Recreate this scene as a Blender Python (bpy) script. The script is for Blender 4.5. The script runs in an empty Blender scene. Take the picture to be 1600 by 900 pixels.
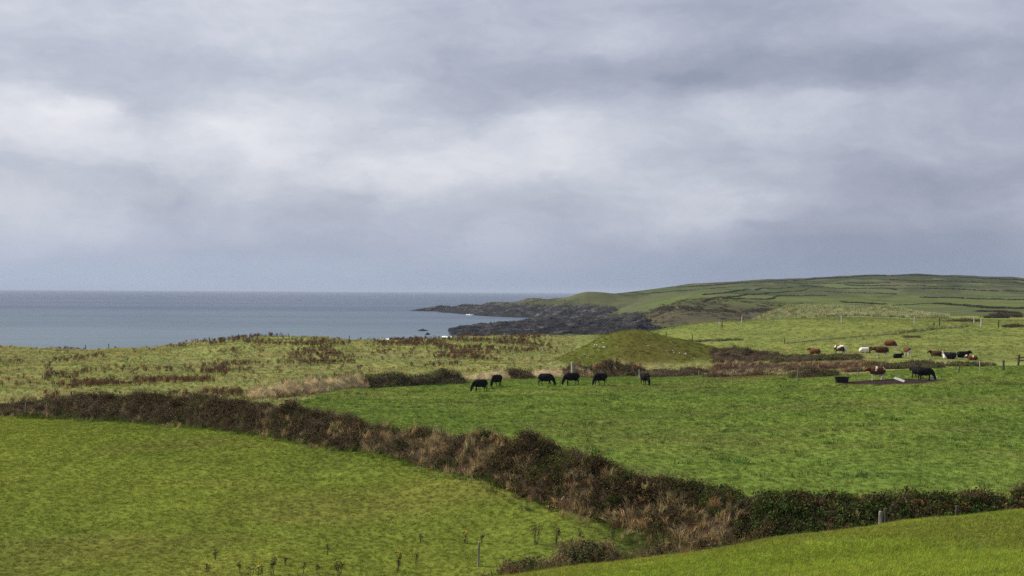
import bpy, math, random
import numpy as np
from mathutils import Matrix, Vector

random.seed(7)
RNG = np.random.default_rng(7)
scene = bpy.context.scene
C = scene.collection
R = math.radians

# ------------------------------------------------------------------ camera
FPX = 2222.0                        # focal length in photo pixels (50 mm lens, 1600 px wide)
cam_data = bpy.data.cameras.new('camera')
cam_data.lens = 50.0
cam_data.sensor_width = 36.0
cam_data.clip_start = 0.5
cam_data.clip_end = 60000.0
cam = bpy.data.objects.new('camera', cam_data)
C.objects.link(cam)
cam.matrix_world = Matrix.Rotation(R(90 + 0.147), 4, 'X') @ Matrix.Rotation(R(0.315), 4, 'Z')
scene.camera = cam
CM = np.array(cam.matrix_world.to_3x3())

# ------------------------------------------------------------------ sun, exposure
SUN_EL, SUN_AZ = R(42), R(-68)      # azimuth from +Y (view direction) towards +X; the sun stands to the left
sun_data = bpy.data.lights.new('sun', 'SUN')
sun_data.energy = 5.0
sun_data.angle = R(9)
sun_data.color = (1.0, 0.95, 0.86)
sun = bpy.data.objects.new('sun', sun_data)
C.objects.link(sun)
sd = Vector((math.sin(SUN_AZ) * math.cos(SUN_EL), math.cos(SUN_AZ) * math.cos(SUN_EL), math.sin(SUN_EL)))
sun.rotation_euler = sd.to_track_quat('Z', 'Y').to_euler()
scene.view_settings.view_transform = 'Standard'
scene.view_settings.look = 'None'
scene.view_settings.exposure = 0.5
scene.view_settings.gamma = 1.0
scene.render.engine = 'CYCLES'
scene.cycles.use_denoising = False
scene.cycles.max_bounces = 5
scene.cycles.diffuse_bounces = 2
scene.cycles.glossy_bounces = 2
scene.cycles.transmission_bounces = 3
scene.cycles.volume_bounces = 0
scene.cycles.transparent_max_bounces = 4
scene.cycles.sample_clamp_direct = 4.0
scene.cycles.sample_clamp_indirect = 1.5
scene.cycles.caustics_reflective = False
scene.cycles.caustics_refractive = False

# ------------------------------------------------------------------ world: broken overcast
def srgb(r, g, b, k=1.0):
    f = lambda c: (c / 255 / 12.92) if c <= 10 else ((c / 255 + 0.055) / 1.055) ** 2.4
    return (f(r) * k, f(g) * k, f(b) * k, 1.0)

world = bpy.data.worlds.new('World')
scene.world = world
world.use_nodes = True
WT = world.node_tree
world.cycles.sampling_method = 'MANUAL'
world.cycles.sample_map_resolution = 256
for n in list(WT.nodes): WT.nodes.remove(n)

class N:
    """tiny node-tree writer"""
    def __init__(s, tree): s.t = tree
    def new(s, typ, **kw):
        n = s.t.nodes.new(typ)
        for k, v in kw.items(): setattr(n, k, v)
        return n
    def link(s, a, b): s.t.links.new(a, b)
    def put(s, sock, v):
        if isinstance(v, bpy.types.NodeSocket): s.link(v, sock)
        else: sock.default_value = v
    def math(s, op, a, b=None, clamp=False):
        n = s.new('ShaderNodeMath', operation=op, use_clamp=clamp)
        s.put(n.inputs[0], a)
        if b is not None: s.put(n.inputs[1], b)
        return n.outputs[0]
    def vmath(s, op, a, b=None, out=0):
        n = s.new('ShaderNodeVectorMath', operation=op)
        s.put(n.inputs[0], a)
        if b is not None: s.put(n.inputs[1], b)
        return n.outputs[out]
    def noise(s, vec, scale, detail=4, rough=0.5, out=0, dist=0.0):
        n = s.new('ShaderNodeTexNoise')
        s.put(n.inputs['Vector'], vec)
        n.inputs['Scale'].default_value = scale
        n.inputs['Detail'].default_value = detail
        n.inputs['Roughness'].default_value = rough
        n.inputs['Distortion'].default_value = dist
        return n.outputs[out]
    def mrange(s, v, a, b, c=0.0, d=1.0, smooth=True):
        n = s.new('ShaderNodeMapRange', interpolation_type='SMOOTHSTEP' if smooth else 'LINEAR')
        s.put(n.inputs[0], v)
        for i, x in enumerate((a, b, c, d)): s.put(n.inputs[i + 1], x)
        return n.outputs[0]
    def mix(s, fac, a, b, blend='MIX'):
        n = s.new('ShaderNodeMix', data_type='RGBA', blend_type=blend)
        s.put(n.inputs[0], fac); s.put(n.inputs[6], a); s.put(n.inputs[7], b)
        return n.outputs[2]

w = N(WT)
D = w.new('ShaderNodeTexCoord').outputs['Generated']           # view direction, sky only
Dn = w.vmath('NORMALIZE', D)
sep = w.new('ShaderNodeSeparateXYZ'); w.link(Dn, sep.inputs[0])
dx, dy, dz = sep.outputs
flat = w.vmath('MULTIPLY', Dn, (1.0, 1.0, 2.2))
warp = w.vmath('SUBTRACT', w.noise(flat, 9.0, 5, 0.55, out=1), (0.5, 0.5, 0.5))
wdir = w.vmath('ADD', Dn, w.vmath('MULTIPLY', warp, (0.15, 0.15, 0.075)))
n3 = w.noise(w.vmath('ADD', flat, w.vmath('MULTIPLY', warp, (0.12, 0.12, 0.12))), 11.0, 7, 0.6)
n1 = w.noise(w.vmath('ADD', flat, w.vmath('MULTIPLY', warp, (0.2, 0.2, 0.2))), 5.0, 7, 0.52)
n2 = w.noise(w.vmath('MULTIPLY', Dn, (1.0, 1.0, 5.0)), 3.2, 4, 0.5)
t = w.math('ADD', w.math('MULTIPLY', w.math('SUBTRACT', n1, 0.5), 0.8), w.math('MULTIPLY', w.math('SUBTRACT', n2, 0.5), 0.55))
t = w.math('ADD', t, 0.42)
t = w.math('ADD', t, w.math('MULTIPLY', w.math('SUBTRACT', n3, 0.5), 0.62))
t = w.math('SUBTRACT', t, w.math('MULTIPLY', dx, 0.40))         # thinner cloud towards the sun's side
def px_dir(px, py):
    v = CM @ np.array([(px - 800) / FPX, -(py - 450) / FPX, -1.0])
    return v / np.linalg.norm(v)
CLOUDS = [  # photo x, y, half width, half height, thickness change
    (40, 188, 150, 52, .34), (420, 235, 430, 75, .24), (660, 280, 190, 42, .16), (150, 30, 330, 90, .10),
    (900, 215, 200, 60, .20), (1230, 172, 270, 45, .22), (1070, 338, 190, 42, .17), (1490, 195, 210, 55, .12),
    (360, 335, 270, 45, .08), (320, 40, 110, 60, .12), (850, 235, 800, 70, .08), (200, 95, 300, 40, -.06),
    (1150, 105, 480, 60, -.20), (1450, 285, 220, 70, -.15), (640, 110, 320, 48, -.13), (1300, 395, 450, 60, -.22),
    (170, 140, 240, 34, -.10), (600, 302, 110, 34, -.13), (960, 312, 130, 30, -.10), (690, 165, 120, 40, -.12),
    (150, 275, 110, 26, -.08), (300, 410, 500, 50, -.10),
]
for (px, py, rx, ry, amp) in CLOUDS:
    c = px_dir(px, py)
    q = w.vmath('SUBTRACT', wdir, tuple(c))
    q = w.vmath('MULTIPLY', q, (FPX / rx, FPX / rx, FPX / ry))
    r = w.vmath('LENGTH', q, out=1)
    t = w.math('ADD', t, w.mrange(r, 0.0, 1.25, amp, 0.0))
ramp = w.new('ShaderNodeValToRGB')
w.link(t, ramp.inputs[0])
cr = ramp.color_ramp
cr.elements[0].position = 0.0; cr.elements[0].color = srgb(144, 151, 171)
cr.elements[1].position = 1.0; cr.elements[1].color = srgb(231, 232, 238)
for p, col in ((0.25, srgb(164, 170, 188)), (0.5, srgb(187, 192, 207)), (0.75, srgb(211, 214, 224))):
    e = cr.elements.new(p); e.color = col
# rain-grey air low over the horizon
hz = w.mix(w.mrange(dx, -0.35, 0.35), srgb(171, 184, 208), srgb(137, 150, 175))
low = w.mrange(dz, -0.01, 0.075, 0.92, 0.0)
cloud = w.mix(low, ramp.outputs[0], hz)
sky = w.new('ShaderNodeTexSky', sky_type='NISHITA', sun_disc=False)
sky.sun_elevation = SUN_EL
sky.sun_rotation = SUN_AZ
sky.air_density = 1.2
sky.dust_density = 2.0
K = w.vmath('SCALE', cloud); K.node.inputs['Scale'].default_value = 7.3
both = w.mix(0.95, sky.outputs[0], K)
bg = w.new('ShaderNodeBackground'); bg.inputs['Strength'].default_value = 0.1
w.link(both, bg.inputs[0])
wo = w.new('ShaderNodeOutputWorld'); w.link(bg.outputs[0], wo.inputs[0])

# ------------------------------------------------------------------ helpers
def tag(o, label=None, cat=None, group=None, kind=None):
    if label: o['label'] = label
    if cat: o['category'] = cat
    if group: o['group'] = group
    if kind: o['kind'] = kind
    return o

def empty(name, loc, rz=0.0):
    o = bpy.data.objects.new(name, None)
    o.empty_display_size = 0.3
    C.objects.link(o); o.location = loc; o.rotation_euler = (0, 0, rz)
    return o

def mesh_np(name, V, Fq, smooth=True):
    """fast mesh from numpy arrays; Fq an (n,k) index array"""
    V = np.asarray(V, dtype=np.float32); Fq = np.asarray(Fq, dtype=np.int32)
    me = bpy.data.meshes.new(name)
    n, k = Fq.shape
    me.vertices.add(len(V)); me.vertices.foreach_set('co', V.ravel())
    me.loops.add(n * k); me.loops.foreach_set('vertex_index', Fq.ravel())
    me.polygons.add(n); me.polygons.foreach_set('loop_start', np.arange(n, dtype=np.int32) * k)
    me.update(calc_edges=True)
    if smooth: me.polygons.foreach_set('use_smooth', np.ones(n, dtype=bool))
    me.validate()
    return me

def set_color(me, name, col):
    a = me.attributes.new(name, 'FLOAT_COLOR', 'POINT')
    c = np.ones((len(me.vertices), 4), dtype=np.float32); c[:, :3] = col
    a.data.foreach_set('color', c.ravel())

def add_obj(name, me, mat=None, parent=None):
    o = bpy.data.objects.new(name, me)
    C.objects.link(o)
    if mat and not me.materials: me.materials.append(mat)
    if parent: o.parent = parent
    return o

def smooth01(a, b, x):
    t = np.clip((x - a) / (b - a), 0, 1)
    return t * t * (3 - 2 * t)

def _hash(ix, iy, s):
    h = (ix.astype(np.int64) * 374761393 + iy.astype(np.int64) * 668265263 + s * 982451653) & 0x7fffffff
    h = ((h ^ (h >> 13)) * 1274126177) & 0x7fffffff
    return ((h ^ (h >> 16)) & 0xffff) / 65535.0

def pn(x, y, s=0):
    """gradient noise, about -0.7..0.7"""
    x = np.asarray(x, float); y = np.asarray(y, float)
    ix, iy = np.floor(x), np.floor(y)
    fx, fy = x - ix, y - iy
    u = fx * fx * fx * (fx * (fx * 6 - 15) + 10); v = fy * fy * fy * (fy * (fy * 6 - 15) + 10)
    def g(a, b):
        th = _hash(ix + a, iy + b, s) * 2 * np.pi
        return np.cos(th) * (fx - a) + np.sin(th) * (fy - b)
    return ((g(0, 0) * (1 - u) + g(1, 0) * u) * (1 - v) + (g(0, 1) * (1 - u) + g(1, 1) * u) * v)

def fbm(x, y, s=0, o=4, gain=0.5):
    t = 0; a = 1.0
    for i in range(o):
        t = t + a * pn(x * 2 ** i, y * 2 ** i, s + i * 17); a *= gain
    return t

# ------------------------------------------------------------------ the lie of the land
SEA = -25.0
# by bearing (photo x at eye level): list of (distance, height), eye = 0
far_l = [(300, -20), (340, -28), (600, -30), (1000, -32), (1600, -33), (3000, -36)]
near_l = [(2, -1.75), (15, -4.6), (30, -8.5), (48, -12.5), (60, -13.9), (70, -14.2), (85, -12.0), (100, -10.6), (115, -10.3)]
COLS = {
    -700: near_l + [(130, -10.3), (160, -10.5), (200, -10.5), (250, -10.6)] + far_l,
    -300: near_l + [(130, -10.3), (160, -10.5), (200, -10.5), (250, -10.6)] + far_l,
    0: near_l + [(130, -10.4), (160, -10.5), (200, -10.6), (250, -10.6)] + far_l,
    300: near_l[:-2] + [(100, -10.25), (106, -10.05), (130, -10.4), (160, -10.5), (200, -10.5), (255, -10.1)] + far_l,
    420: [(85, -12.0), (99, -10.2), (130, -10.5), (200, -10.3), (260, -8.9), (305, -19), (345, -28)],
    600: [(2, -1.75), (15, -4.3), (30, -7.8), (48, -11.2), (60, -13.6), (70, -14.2), (80, -12.8), (91, -10.5), (100, -10.7),
          (130, -10.6), (160, -10.5), (200, -10.5), (270, -10.1), (310, -18), (350, -28), (600, -30), (1000, -31), (2000, -33), (3000, -36)],
    750: [(15, -4.1), (30, -7.2), (50, -10.25), (60, -13.4), (71, -14.3), (77, -13.0), (83, -11.2), (95, -10.8), (130, -10.7), (160, -10.5),
          (200, -10.4), (280, -9.2), (320, -17), (360, -28), (600, -30), (1000, -31), (2000, -33), (3000, -36)],
    900: [(2, -1.75), (15, -4.0), (30, -6.9), (45, -9.1), (52, -10.15), (60, -12.8), (70, -13.7), (77, -12.1), (86, -10.8), (130, -10.7),
          (158, -10.4), (200, -10.4), (240, -10), (290, -9.0), (330, -16), (380, -27), (700, -29), (1000, -29), (1200, -30),
          (1300, -22), (1355, -4.0), (1400, -2.6), (1460, -5), (1600, -10), (2000, -30), (3000, -36)],
    840: [(1000, -30), (1250, -30), (1380, -28), (1440, -12), (1600, -28), (2000, -33)],
    985: [(700, -28), (800, -22), (860, -19), (1000, -18), (1090, -14), (1150, -10.5), (1350, -5.5), (1500, -1.0), (1700, -2), (2200, -20), (3000, -36)],
    1050: [(53, -9.95), (61, -12.8), (71, -13.4), (78, -11.3), (85, -10.8), (130, -10.6), (150, -10.3), (200, -10), (260, -9.4), (330, -8.3),
           (370, -14), (440, -27), (600, -28), (760, -20), (850, -7), (1000, -5.5), (1300, -1), (1600, 6.2), (2000, 4), (3000, -20)],
    1200: [(2, -1.7), (15, -3.7), (30, -6.3), (45, -8.4), (55, -9.7), (61, -11.8), (69, -12.8), (77, -11), (84, -10.7), (130, -10.2),
           (150, -9.9), (200, -8.9), (260, -8.7), (380, -8.0), (470, -8), (560, -13), (700, -16), (790, -15), (850, -8.5), (1000, -5),
           (1300, 2), (1700, 14.5), (2100, 11), (3000, -5)],
    1400: [(59, -9.65), (69, -12.6), (80, -10.7), (150, -9.1), (185, -8.4), (225, -8.1), (400, -7.4), (480, -7.6), (560, -10), (700, -11),
           (850, -8), (1000, -5), (1300, 4), (1900, 25.5), (2300, 22), (3000, 5)],
    1600: [(2, -1.7), (15, -3.5), (30, -5.9), (45, -8.0), (62, -9.63), (66, -11.3), (70, -12.4), (76, -11), (80, -10.7), (110, -10),
           (150, -9), (185, -8.3), (250, -8), (400, -7.2), (600, -7.5), (850, -6), (1200, 1), (2000, 20.5), (2400, 18), (3000, 8)],
    2000: [(2, -1.7), (15, -3.4), (30, -5.8), (45, -7.9), (62, -9.5), (70, -12.2), (80, -10.6), (150, -9), (400, -7), (850, -5), (1200, 2), (2000, 17), (3000, 8)],
    2500: [(2, -1.7), (15, -3.4), (30, -5.8), (62, -9.4), (70, -12), (80, -10.6), (150, -9), (400, -7), (850, -5), (1200, 2), (2000, 16), (3000, 8)],
}
class RBF:
    SA, SB = R(7.0), 0.26
    def __init__(s, cols, eps=0.16):
        A, B, Z = [], [], []
        for px, lst in cols.items():
            for d, z in lst:
                A.append(math.atan2(px - 800, FPX)); B.append(math.log(d / math.cos(A[-1]))); Z.append(z)
        s.a = np.array(A) / s.SA; s.b = np.array(B) / s.SB; s.e = eps
        n = len(Z); M = np.zeros((n + 3, n + 3))
        M[:n, :n] = np.sqrt((s.a[:, None] - s.a) ** 2 + (s.b[:, None] - s.b) ** 2 + eps ** 2)
        M[:n, n] = 1; M[:n, n + 1] = s.a; M[:n, n + 2] = s.b; M[n:, :n] = M[:n, n:].T
        s.w = np.linalg.solve(M, np.concatenate([Z, [0, 0, 0]]))
    def __call__(s, az, r):
        a = np.ravel(az) / s.SA; b = np.log(np.maximum(np.ravel(r), 2.0)) / s.SB
        out = s.w[-3] + s.w[-2] * a + s.w[-1] * b
        for i in range(len(s.a)):
            out = out + s.w[i] * np.sqrt((a - s.a[i]) ** 2 + (b - s.b[i]) ** 2 + s.e ** 2)
        return out.reshape(np.shape(az))
LAND = RBF(COLS)

MX, MY = (985 - 800) / FPX * 202, 202.0                  # burial-mound-like hillock
M_L = np.array([(0, 5.05), (1.8, 4.8), (3.4, 4.25), (5.5, 3.2), (7.7, 2.05), (9.4, 1.15), (11.0, .4), (12.8, 0)])
M_R = np.array([(0, 5.05), (1.8, 4.85), (4.1, 4.2), (6.8, 3.35), (9.5, 2.5), (12.3, 1.65), (15, .9), (17.5, .3), (20, 0)])
def mound(x, y):
    u = (x - MX); v = (y - MY)
    rl = np.sqrt(u ** 2 + (v * 10.9 / 12.5) ** 2); rr = np.sqrt(u ** 2 + (v * 16.8 / 12.5) ** 2)
    k = smooth01(-3, 3, u)
    h = np.interp(rl, M_L[:, 0], M_L[:, 1]) * (1 - k) + np.interp(rr, M_R[:, 0], M_R[:, 1]) * k
    return h * (1 + .06 * pn(x / 3, y / 3, 66))

def U_of(x, y): return x / np.maximum(y, 1e-3) * FPX + 800

def H(x, y):
    """ground height anywhere"""
    x = np.asarray(x, float); y = np.asarray(y, float)
    az = np.arctan2(x, y); r = np.hypot(x, y)
    lim = R(40)
    z = LAND(np.clip(az, -lim, lim), np.minimum(r, 3000))
    back = -1.7 + 0.012 * r
    wgt = smooth01(R(75), R(150), np.abs(az))
    z = z * (1 - wgt) + back * wgt
    z = z + mound(x, y)
    u = U_of(x, y)
    k = smooth01(20, 60, r)
    amp = 0.06 + 0.16 * smooth01(118, 140, y) * smooth01(1000, 840, u) * smooth01(420, 300, r)
    z = z + k * amp * (fbm(x / 9.0, y / 9.0, 3, 3) * 1.6)
    z = z + k * 0.025 * pn(x / 1.7, y / 1.7, 9) * smooth01(200, 120, r)
    far = smooth01(300, 500, r)
    z = z + far * fbm(x / 90.0, y / 90.0, 21, 4) * (1.0 + 2.2 * smooth01(700, 1500, r) * smooth01(960, 1150, u))
    # marram dunes along the back of the far pasture
    dn = smooth01(1120, 1230, u) * smooth01(1480, 1380, u) * np.exp(-((r - 500) / 28.0) ** 2)
    z = z + dn * (1.2 + 2.0 * np.abs(fbm(x / 22.0, y / 22.0, 5, 3)))
    return z

CI = CM.T
def project(P):
    q = np.asarray(P, float) @ CI.T
    return 800 + FPX * q[..., 0] / -q[..., 2], 450 - FPX * q[..., 1] / -q[..., 2]
def ray(px, py):
    v = CM @ np.array([(px - 800) / FPX, -(py - 450) / FPX, -1.0])
    return v / v[1]
def at(px, py, d):
    """point on the line of sight at depth d"""
    return ray(px, py) * d
def ground(px, d):
    py = 600.0
    for _ in range(4):
        v = ray(px, py); x = v[0] * d
        z = float(H(x, d)); py = float(project([x, d, z])[1])
    return np.array([x, d, z])
_DS = np.exp(np.linspace(math.log(42), math.log(2600), 2600))
def hit(px, py, dmin=42, dmax=2600):
    """where the line of sight meets the ground"""
    v = ray(px, py); ds = _DS[(_DS >= dmin) & (_DS <= dmax)]
    g = H(v[0] * ds, ds) - v[2] * ds
    i = np.argmax(g > 0)
    if not (g > 0).any(): i = int(np.argmax(g / ds))
    d = ds[i]
    return np.array([v[0] * d, d, float(H(v[0] * d, d))])

# line of the ditch hedge (front toe) and neighbouring edges, photo x -> depth
HEDGE_F = np.array([(-400, 126), (-150, 119), (0, 115), (170, 111), (300, 104.5), (345, 102), (480, 97), (600, 91), (700, 86), (800, 81.5), (880, 78), (950, 75.5),
                    (1050, 73), (1120, 71), (1190, 70), (1400, 69.5), (1700, 69), (2300, 69)], float)
CREST = np.array([(-700, 46), (400, 49), (750, 50), (900, 52), (1050, 53), (1200, 55), (1400, 59), (1600, 62), (2300, 64)], float)
SCRUB = np.array([(-400, 131), (100, 125), (440, 128), (500, 145), (560, 153), (720, 166), (900, 174), (1150, 168), (1330, 160), (1450, 166), (1600, 170), (2300, 172)], float)
COAST = np.array([(-700, 250), (0, 252), (420, 262), (600, 272), (900, 292), (1050, 335), (1200, 430), (1450, 520), (2300, 560)], float)
hf = lambda u: np.interp(u, HEDGE_F[:, 0], HEDGE_F[:, 1])
cf = lambda u: np.interp(u, CREST[:, 0], CREST[:, 1])
sf = lambda u: np.interp(u, SCRUB[:, 0], SCRUB[:, 1])
kf = lambda u: np.interp(u, COAST[:, 0], COAST[:, 1])

# ground-cover colours (linear albedo)
G_FORE = np.array([0.195, 0.245, 0.032]); G_LEFT = np.array([0.146, 0.178, 0.029]); G_PAST = np.array([0.124, 0.172, 0.033])
G_ROUGH = np.array([0.205, 0.218, 0.072]); G_RIGHT = np.array([0.155, 0.178, 0.048]); G_TAN = np.array([0.26, 0.20, 0.10])
G_MOUND = np.array([0.098, 0.106, 0.022]); G_DUNE = np.array([0.20, 0.21, 0.095]); G_BANK = np.array([0.078, 0.070, 0.040])
G_HILL = np.array([0.074, 0.088, 0.036]); G_HEATH = np.array([0.040, 0.046, 0.024]); G_MUD = np.array([0.030, 0.024, 0.018])
G_DITCH = np.array([0.060, 0.075, 0.016]); G_ROCK = np.array([0.045, 0.043, 0.045]); G_BROWN = np.array([0.12, 0.065, 0.035])

MUD = hit(1395, 596, 120)
def streak(x, y):
    """wind-laid bands in the sward"""
    a = x * .92 + y * .38; b = y * .92 - x * .38
    return 0.8 * fbm(a / 2.4, b / 0.5, 31, 3) + 0.7 * fbm(a / 10.0, b / 2.8, 35, 3)
def cover(x, y):
    """albedo of the ground cover at x,y"""
    u = U_of(x, y); r = np.hypot(x, y)
    wob = fbm(x / 3.0, y / 3.0, 40, 3) * 1.2
    yy = y + wob
    def lay(c, col, m):
        m = np.clip(m, 0, 1)[:, None]
        return c * (1 - m) + col * m
    c = np.tile(G_FORE, (len(x), 1))
    c = lay(c, G_DITCH, smooth01(0, 1.5, yy - cf(u)) * smooth01(640, 760, u))
    c = lay(c, G_LEFT, smooth01(56, 62, yy) * smooth01(800, 700, u))
    c = lay(c, G_LEFT, smooth01(64, 67, yy) * smooth01(1000, 900, u))
    c = lay(c, G_DITCH, smooth01(-0.8, 0.4, yy - hf(u)))
    c = lay(c, G_PAST, smooth01(3.5, 5.0, yy - hf(u)) * smooth01(425, 450, u))
    c = lay(c, G_ROUGH, smooth01(3.5, 6.0, yy - hf(u)) * smooth01(450, 425, u))
    c = lay(c, G_ROUGH, smooth01(-1, 1.5, yy - sf(u)))
    c = lay(c, G_RIGHT, smooth01(840, 1000, u) * smooth01(214, 222, yy))
    c = lay(c, G_RIGHT, smooth01(1180, 1240, u) * smooth01(172, 180, yy))
    c = lay(c, G_BROWN, smooth01(1090, 1150, u) * smooth01(1400, 1350, u) * smooth01(160, 166, yy) * smooth01(188, 180, yy) * 0.75)
    c = lay(c, G_PAST * 1.1, smooth01(1060, 1120, u + wob * 20) * smooth01(1420, 1300, u + wob * 30) * smooth01(330, 345, yy) * smooth01(395, 380, yy) * 0.5)
    c = lay(c, np.array([.115, .105, .05]), smooth01(1180, 1230, u) * smooth01(1420, 1370, u) * smooth01(395, 410, yy) * smooth01(450, 430, yy) * 0.8)
    c = lay(c, G_MOUND, smooth01(0.3, 0.8, mound(x, y) + wob * .2))
    c = lay(c, G_TAN * 0.8 + G_ROUGH * .3, smooth01(-14, 0, y - kf(u)) * smooth01(0.0, 0.35, pn(x / 8, y / 8, 61)) * smooth01(1000, 900, u))
    c = lay(c, G_DUNE, smooth01(428, 440, r) * smooth01(560, 540, r) * smooth01(1100, 1160, u) * smooth01(1500, 1430, u))
    c = lay(c, G_BANK, smooth01(25, 60, r - kf(u)))
    n = fbm(x / 60, y / 60, 77, 4)
    hill = smooth01(830, 870, r + n * 40) * smooth01(800, 880, u)
    hill = np.maximum(hill, smooth01(520, 640, r + n * 60) * smooth01(1330, 1520, u))
    c = lay(c, G_HILL, hill)
    # patchwork of fields on the hill
    ce = np.floor((u + 40 * pn(np.log(np.maximum(r, 1)) * 9, u / 300, 5)) / 95 + 2.4 * np.log(np.maximum(r, 1)))
    cb = np.floor(np.log(np.maximum(r, 1)) * 11 + u / 420 + 0.4 * pn(u / 120, r / 300, 8))
    tone = _hash(ce, cb, 3); tone2 = _hash(ce, cb, 11)
    f = hill * smooth01(860, 920, r)
    c = c * (1 + f * (tone - 0.5) * 0.65)[:, None]
    c = lay(c, np.array([.095, .095, .044]), f * (tone2 > 0.72) * 0.6)
    c = lay(c, np.array([.098, .122, .034]), smooth01(840, 880, r) * smooth01(1180, 1050, r) * smooth01(1000, 1040, u) * 0.6)
    c = lay(c, G_HEATH, f * smooth01(-0.1, 0.25, n + (np.log(np.maximum(r, 1)) - 7.3) * 1.6 + smooth01(1250, 1600, u) * .15) * 0.85)
    c = lay(c, G_BANK * 1.2, smooth01(0.25, 0.45, fbm(x / 35, y / 50, 90, 3)) * f * 0.7)
    # bare trampled earth by the feeders
    q = np.hypot((x - MUD[0]) / 5.2, (y - MUD[1]) / 3.4) + wob * 0.22
    c = lay(c, G_MUD, smooth01(1.08, 0.9, q))
    # tone variation that belongs to the sward: wind-laid streaks, patches
    st = streak(x, y)
    c = c * (1 + 0.22 * st * smooth01(260, 90, r))[:, None]
    big = fbm(x / 14.0, y / 20.0, 33, 3)
    c = c * (1 + np.array([0.32, 0.26, 0.2]) * big[:, None])
    olive = smooth01(0.0, 0.35, fbm(x / 26.0, y / 11.0, 37, 3)) * smooth01(300, 200, r)
    c = c * (1 + olive[:, None] * np.array([.06, -.07, .15]))
    return np.clip(c, 0.008, 0.6)

# ------------------------------------------------------------------ materials
def mat_new(name):
    m = bpy.data.materials.new(name); m.use_nodes = True
    for n in list(m.node_tree.nodes): m.node_tree.nodes.remove(n)
    nn = N(m.node_tree)
    out = nn.new('ShaderNodeOutputMaterial')
    return m, nn, out

def mat_ground():
    m, n, out = mat_new('land_cover')
    pos = n.new('ShaderNodeNewGeometry').outputs['Position']
    col = n.new('ShaderNodeAttribute', attribute_name='cover').outputs['Color']
    a = n.noise(n.vmath('MULTIPLY', pos, (1.0, 1.6, 1.0)), 5.0, 4, 0.65)
    b = n.noise(pos, 0.7, 4, 0.6)
    k = n.math('ADD', n.mrange(a, 0.25, 0.75, 0.66, 1.34), n.mrange(b, 0.25, 0.75, -0.14, 0.14))
    c = n.vmath('SCALE', col); n.link(k, c.node.inputs['Scale'])
    bs = n.new('ShaderNodeBsdfDiffuse'); n.link(c, bs.inputs['Color']); bs.inputs['Roughness'].default_value = 0.5
    bump = n.new('ShaderNodeBump'); bump.inputs['Strength'].default_value = 0.6; bump.inputs['Distance'].default_value = 0.12
    n.link(a, bump.inputs['Height']); n.link(bump.outputs[0], bs.inputs['Normal'])
    n.link(bs.outputs[0], out.inputs[0])
    return m

def mat_leafy(name, trans=0.3, var=0.25, base=None):
    """foliage whose colour comes from each clump's own tint"""
    m, n, out = mat_new(name)
    if base is None:
        col = n.new('ShaderNodeAttribute', attribute_name='tint', attribute_type='INSTANCER').outputs['Color']
    else:
        rgb = n.new('ShaderNodeRGB'); rgb.outputs[0].default_value = (*base, 1); col = rgb.outputs[0]
    shade = n.new('ShaderNodeAttribute', attribute_name='leafvar').outputs['Fac']
    rnd = n.new('ShaderNodeObjectInfo').outputs['Random']
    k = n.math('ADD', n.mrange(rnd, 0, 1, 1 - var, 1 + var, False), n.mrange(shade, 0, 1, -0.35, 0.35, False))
    c = n.vmath('SCALE', col); n.link(k, c.node.inputs['Scale'])
    d = n.new('ShaderNodeBsdfDiffuse'); n.link(c, d.inputs[0])
    tr = n.new('ShaderNodeBsdfTranslucent'); n.link(c, tr.inputs[0])
    mx = n.new('ShaderNodeMixShader'); mx.inputs[0].default_value = trans
    n.link(d.outputs[0], mx.inputs[1]); n.link(tr.outputs[0], mx.inputs[2])
    n.link(mx.outputs[0], out.inputs[0])
    return m

def mat_simple(name, col, rough=0.9, scale=8.0, var=0.3, stretch=(1, 1, 1), bump=0.0):
    m, n, out = mat_new(name)
    pos = n.new('ShaderNodeTexCoord').outputs['Object']
    a = n.noise(n.vmath('MULTIPLY', pos, stretch), scale, 5, 0.6)
    k = n.mrange(a, 0.25, 0.75, 1 - var, 1 + var)
    rgb = n.new('ShaderNodeRGB'); rgb.outputs[0].default_value = (*col, 1)
    c = n.vmath('SCALE', rgb.outputs[0]); n.link(k, c.node.inputs['Scale'])
    p = n.new('ShaderNodeBsdfPrincipled'); n.link(c, p.inputs['Base Color'])
    p.inputs['Roughness'].default_value = rough; p.inputs['Specular IOR Level'].default_value = 0.25
    if bump:
        b = n.new('ShaderNodeBump'); b.inputs['Strength'].default_value = bump; b.inputs['Distance'].default_value = 0.05
        n.link(a, b.inputs['Height']); n.link(b.outputs[0], p.inputs['Normal'])
    n.link(p.outputs[0], out.inputs[0])
    return m

def mat_vcol(name, attr, rough=0.8, var=0.15, scale=20.0, spec=0.2):
    m, n, out = mat_new(name)
    col = n.new('ShaderNodeAttribute', attribute_name=attr).outputs['Color']
    pos = n.new('ShaderNodeTexCoord').outputs['Object']
    k = n.mrange(n.noise(pos, scale, 4, 0.6), 0.25, 0.75, 1 - var, 1 + var)
    c = n.vmath('SCALE', col); n.link(k, c.node.inputs['Scale'])
    p = n.new('ShaderNodeBsdfPrincipled'); n.link(c, p.inputs['Base Color'])
    p.inputs['Roughness'].default_value = rough; p.inputs['Specular IOR Level'].default_value = spec
    n.link(p.outputs[0], out.inputs[0])
    return m

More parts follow.
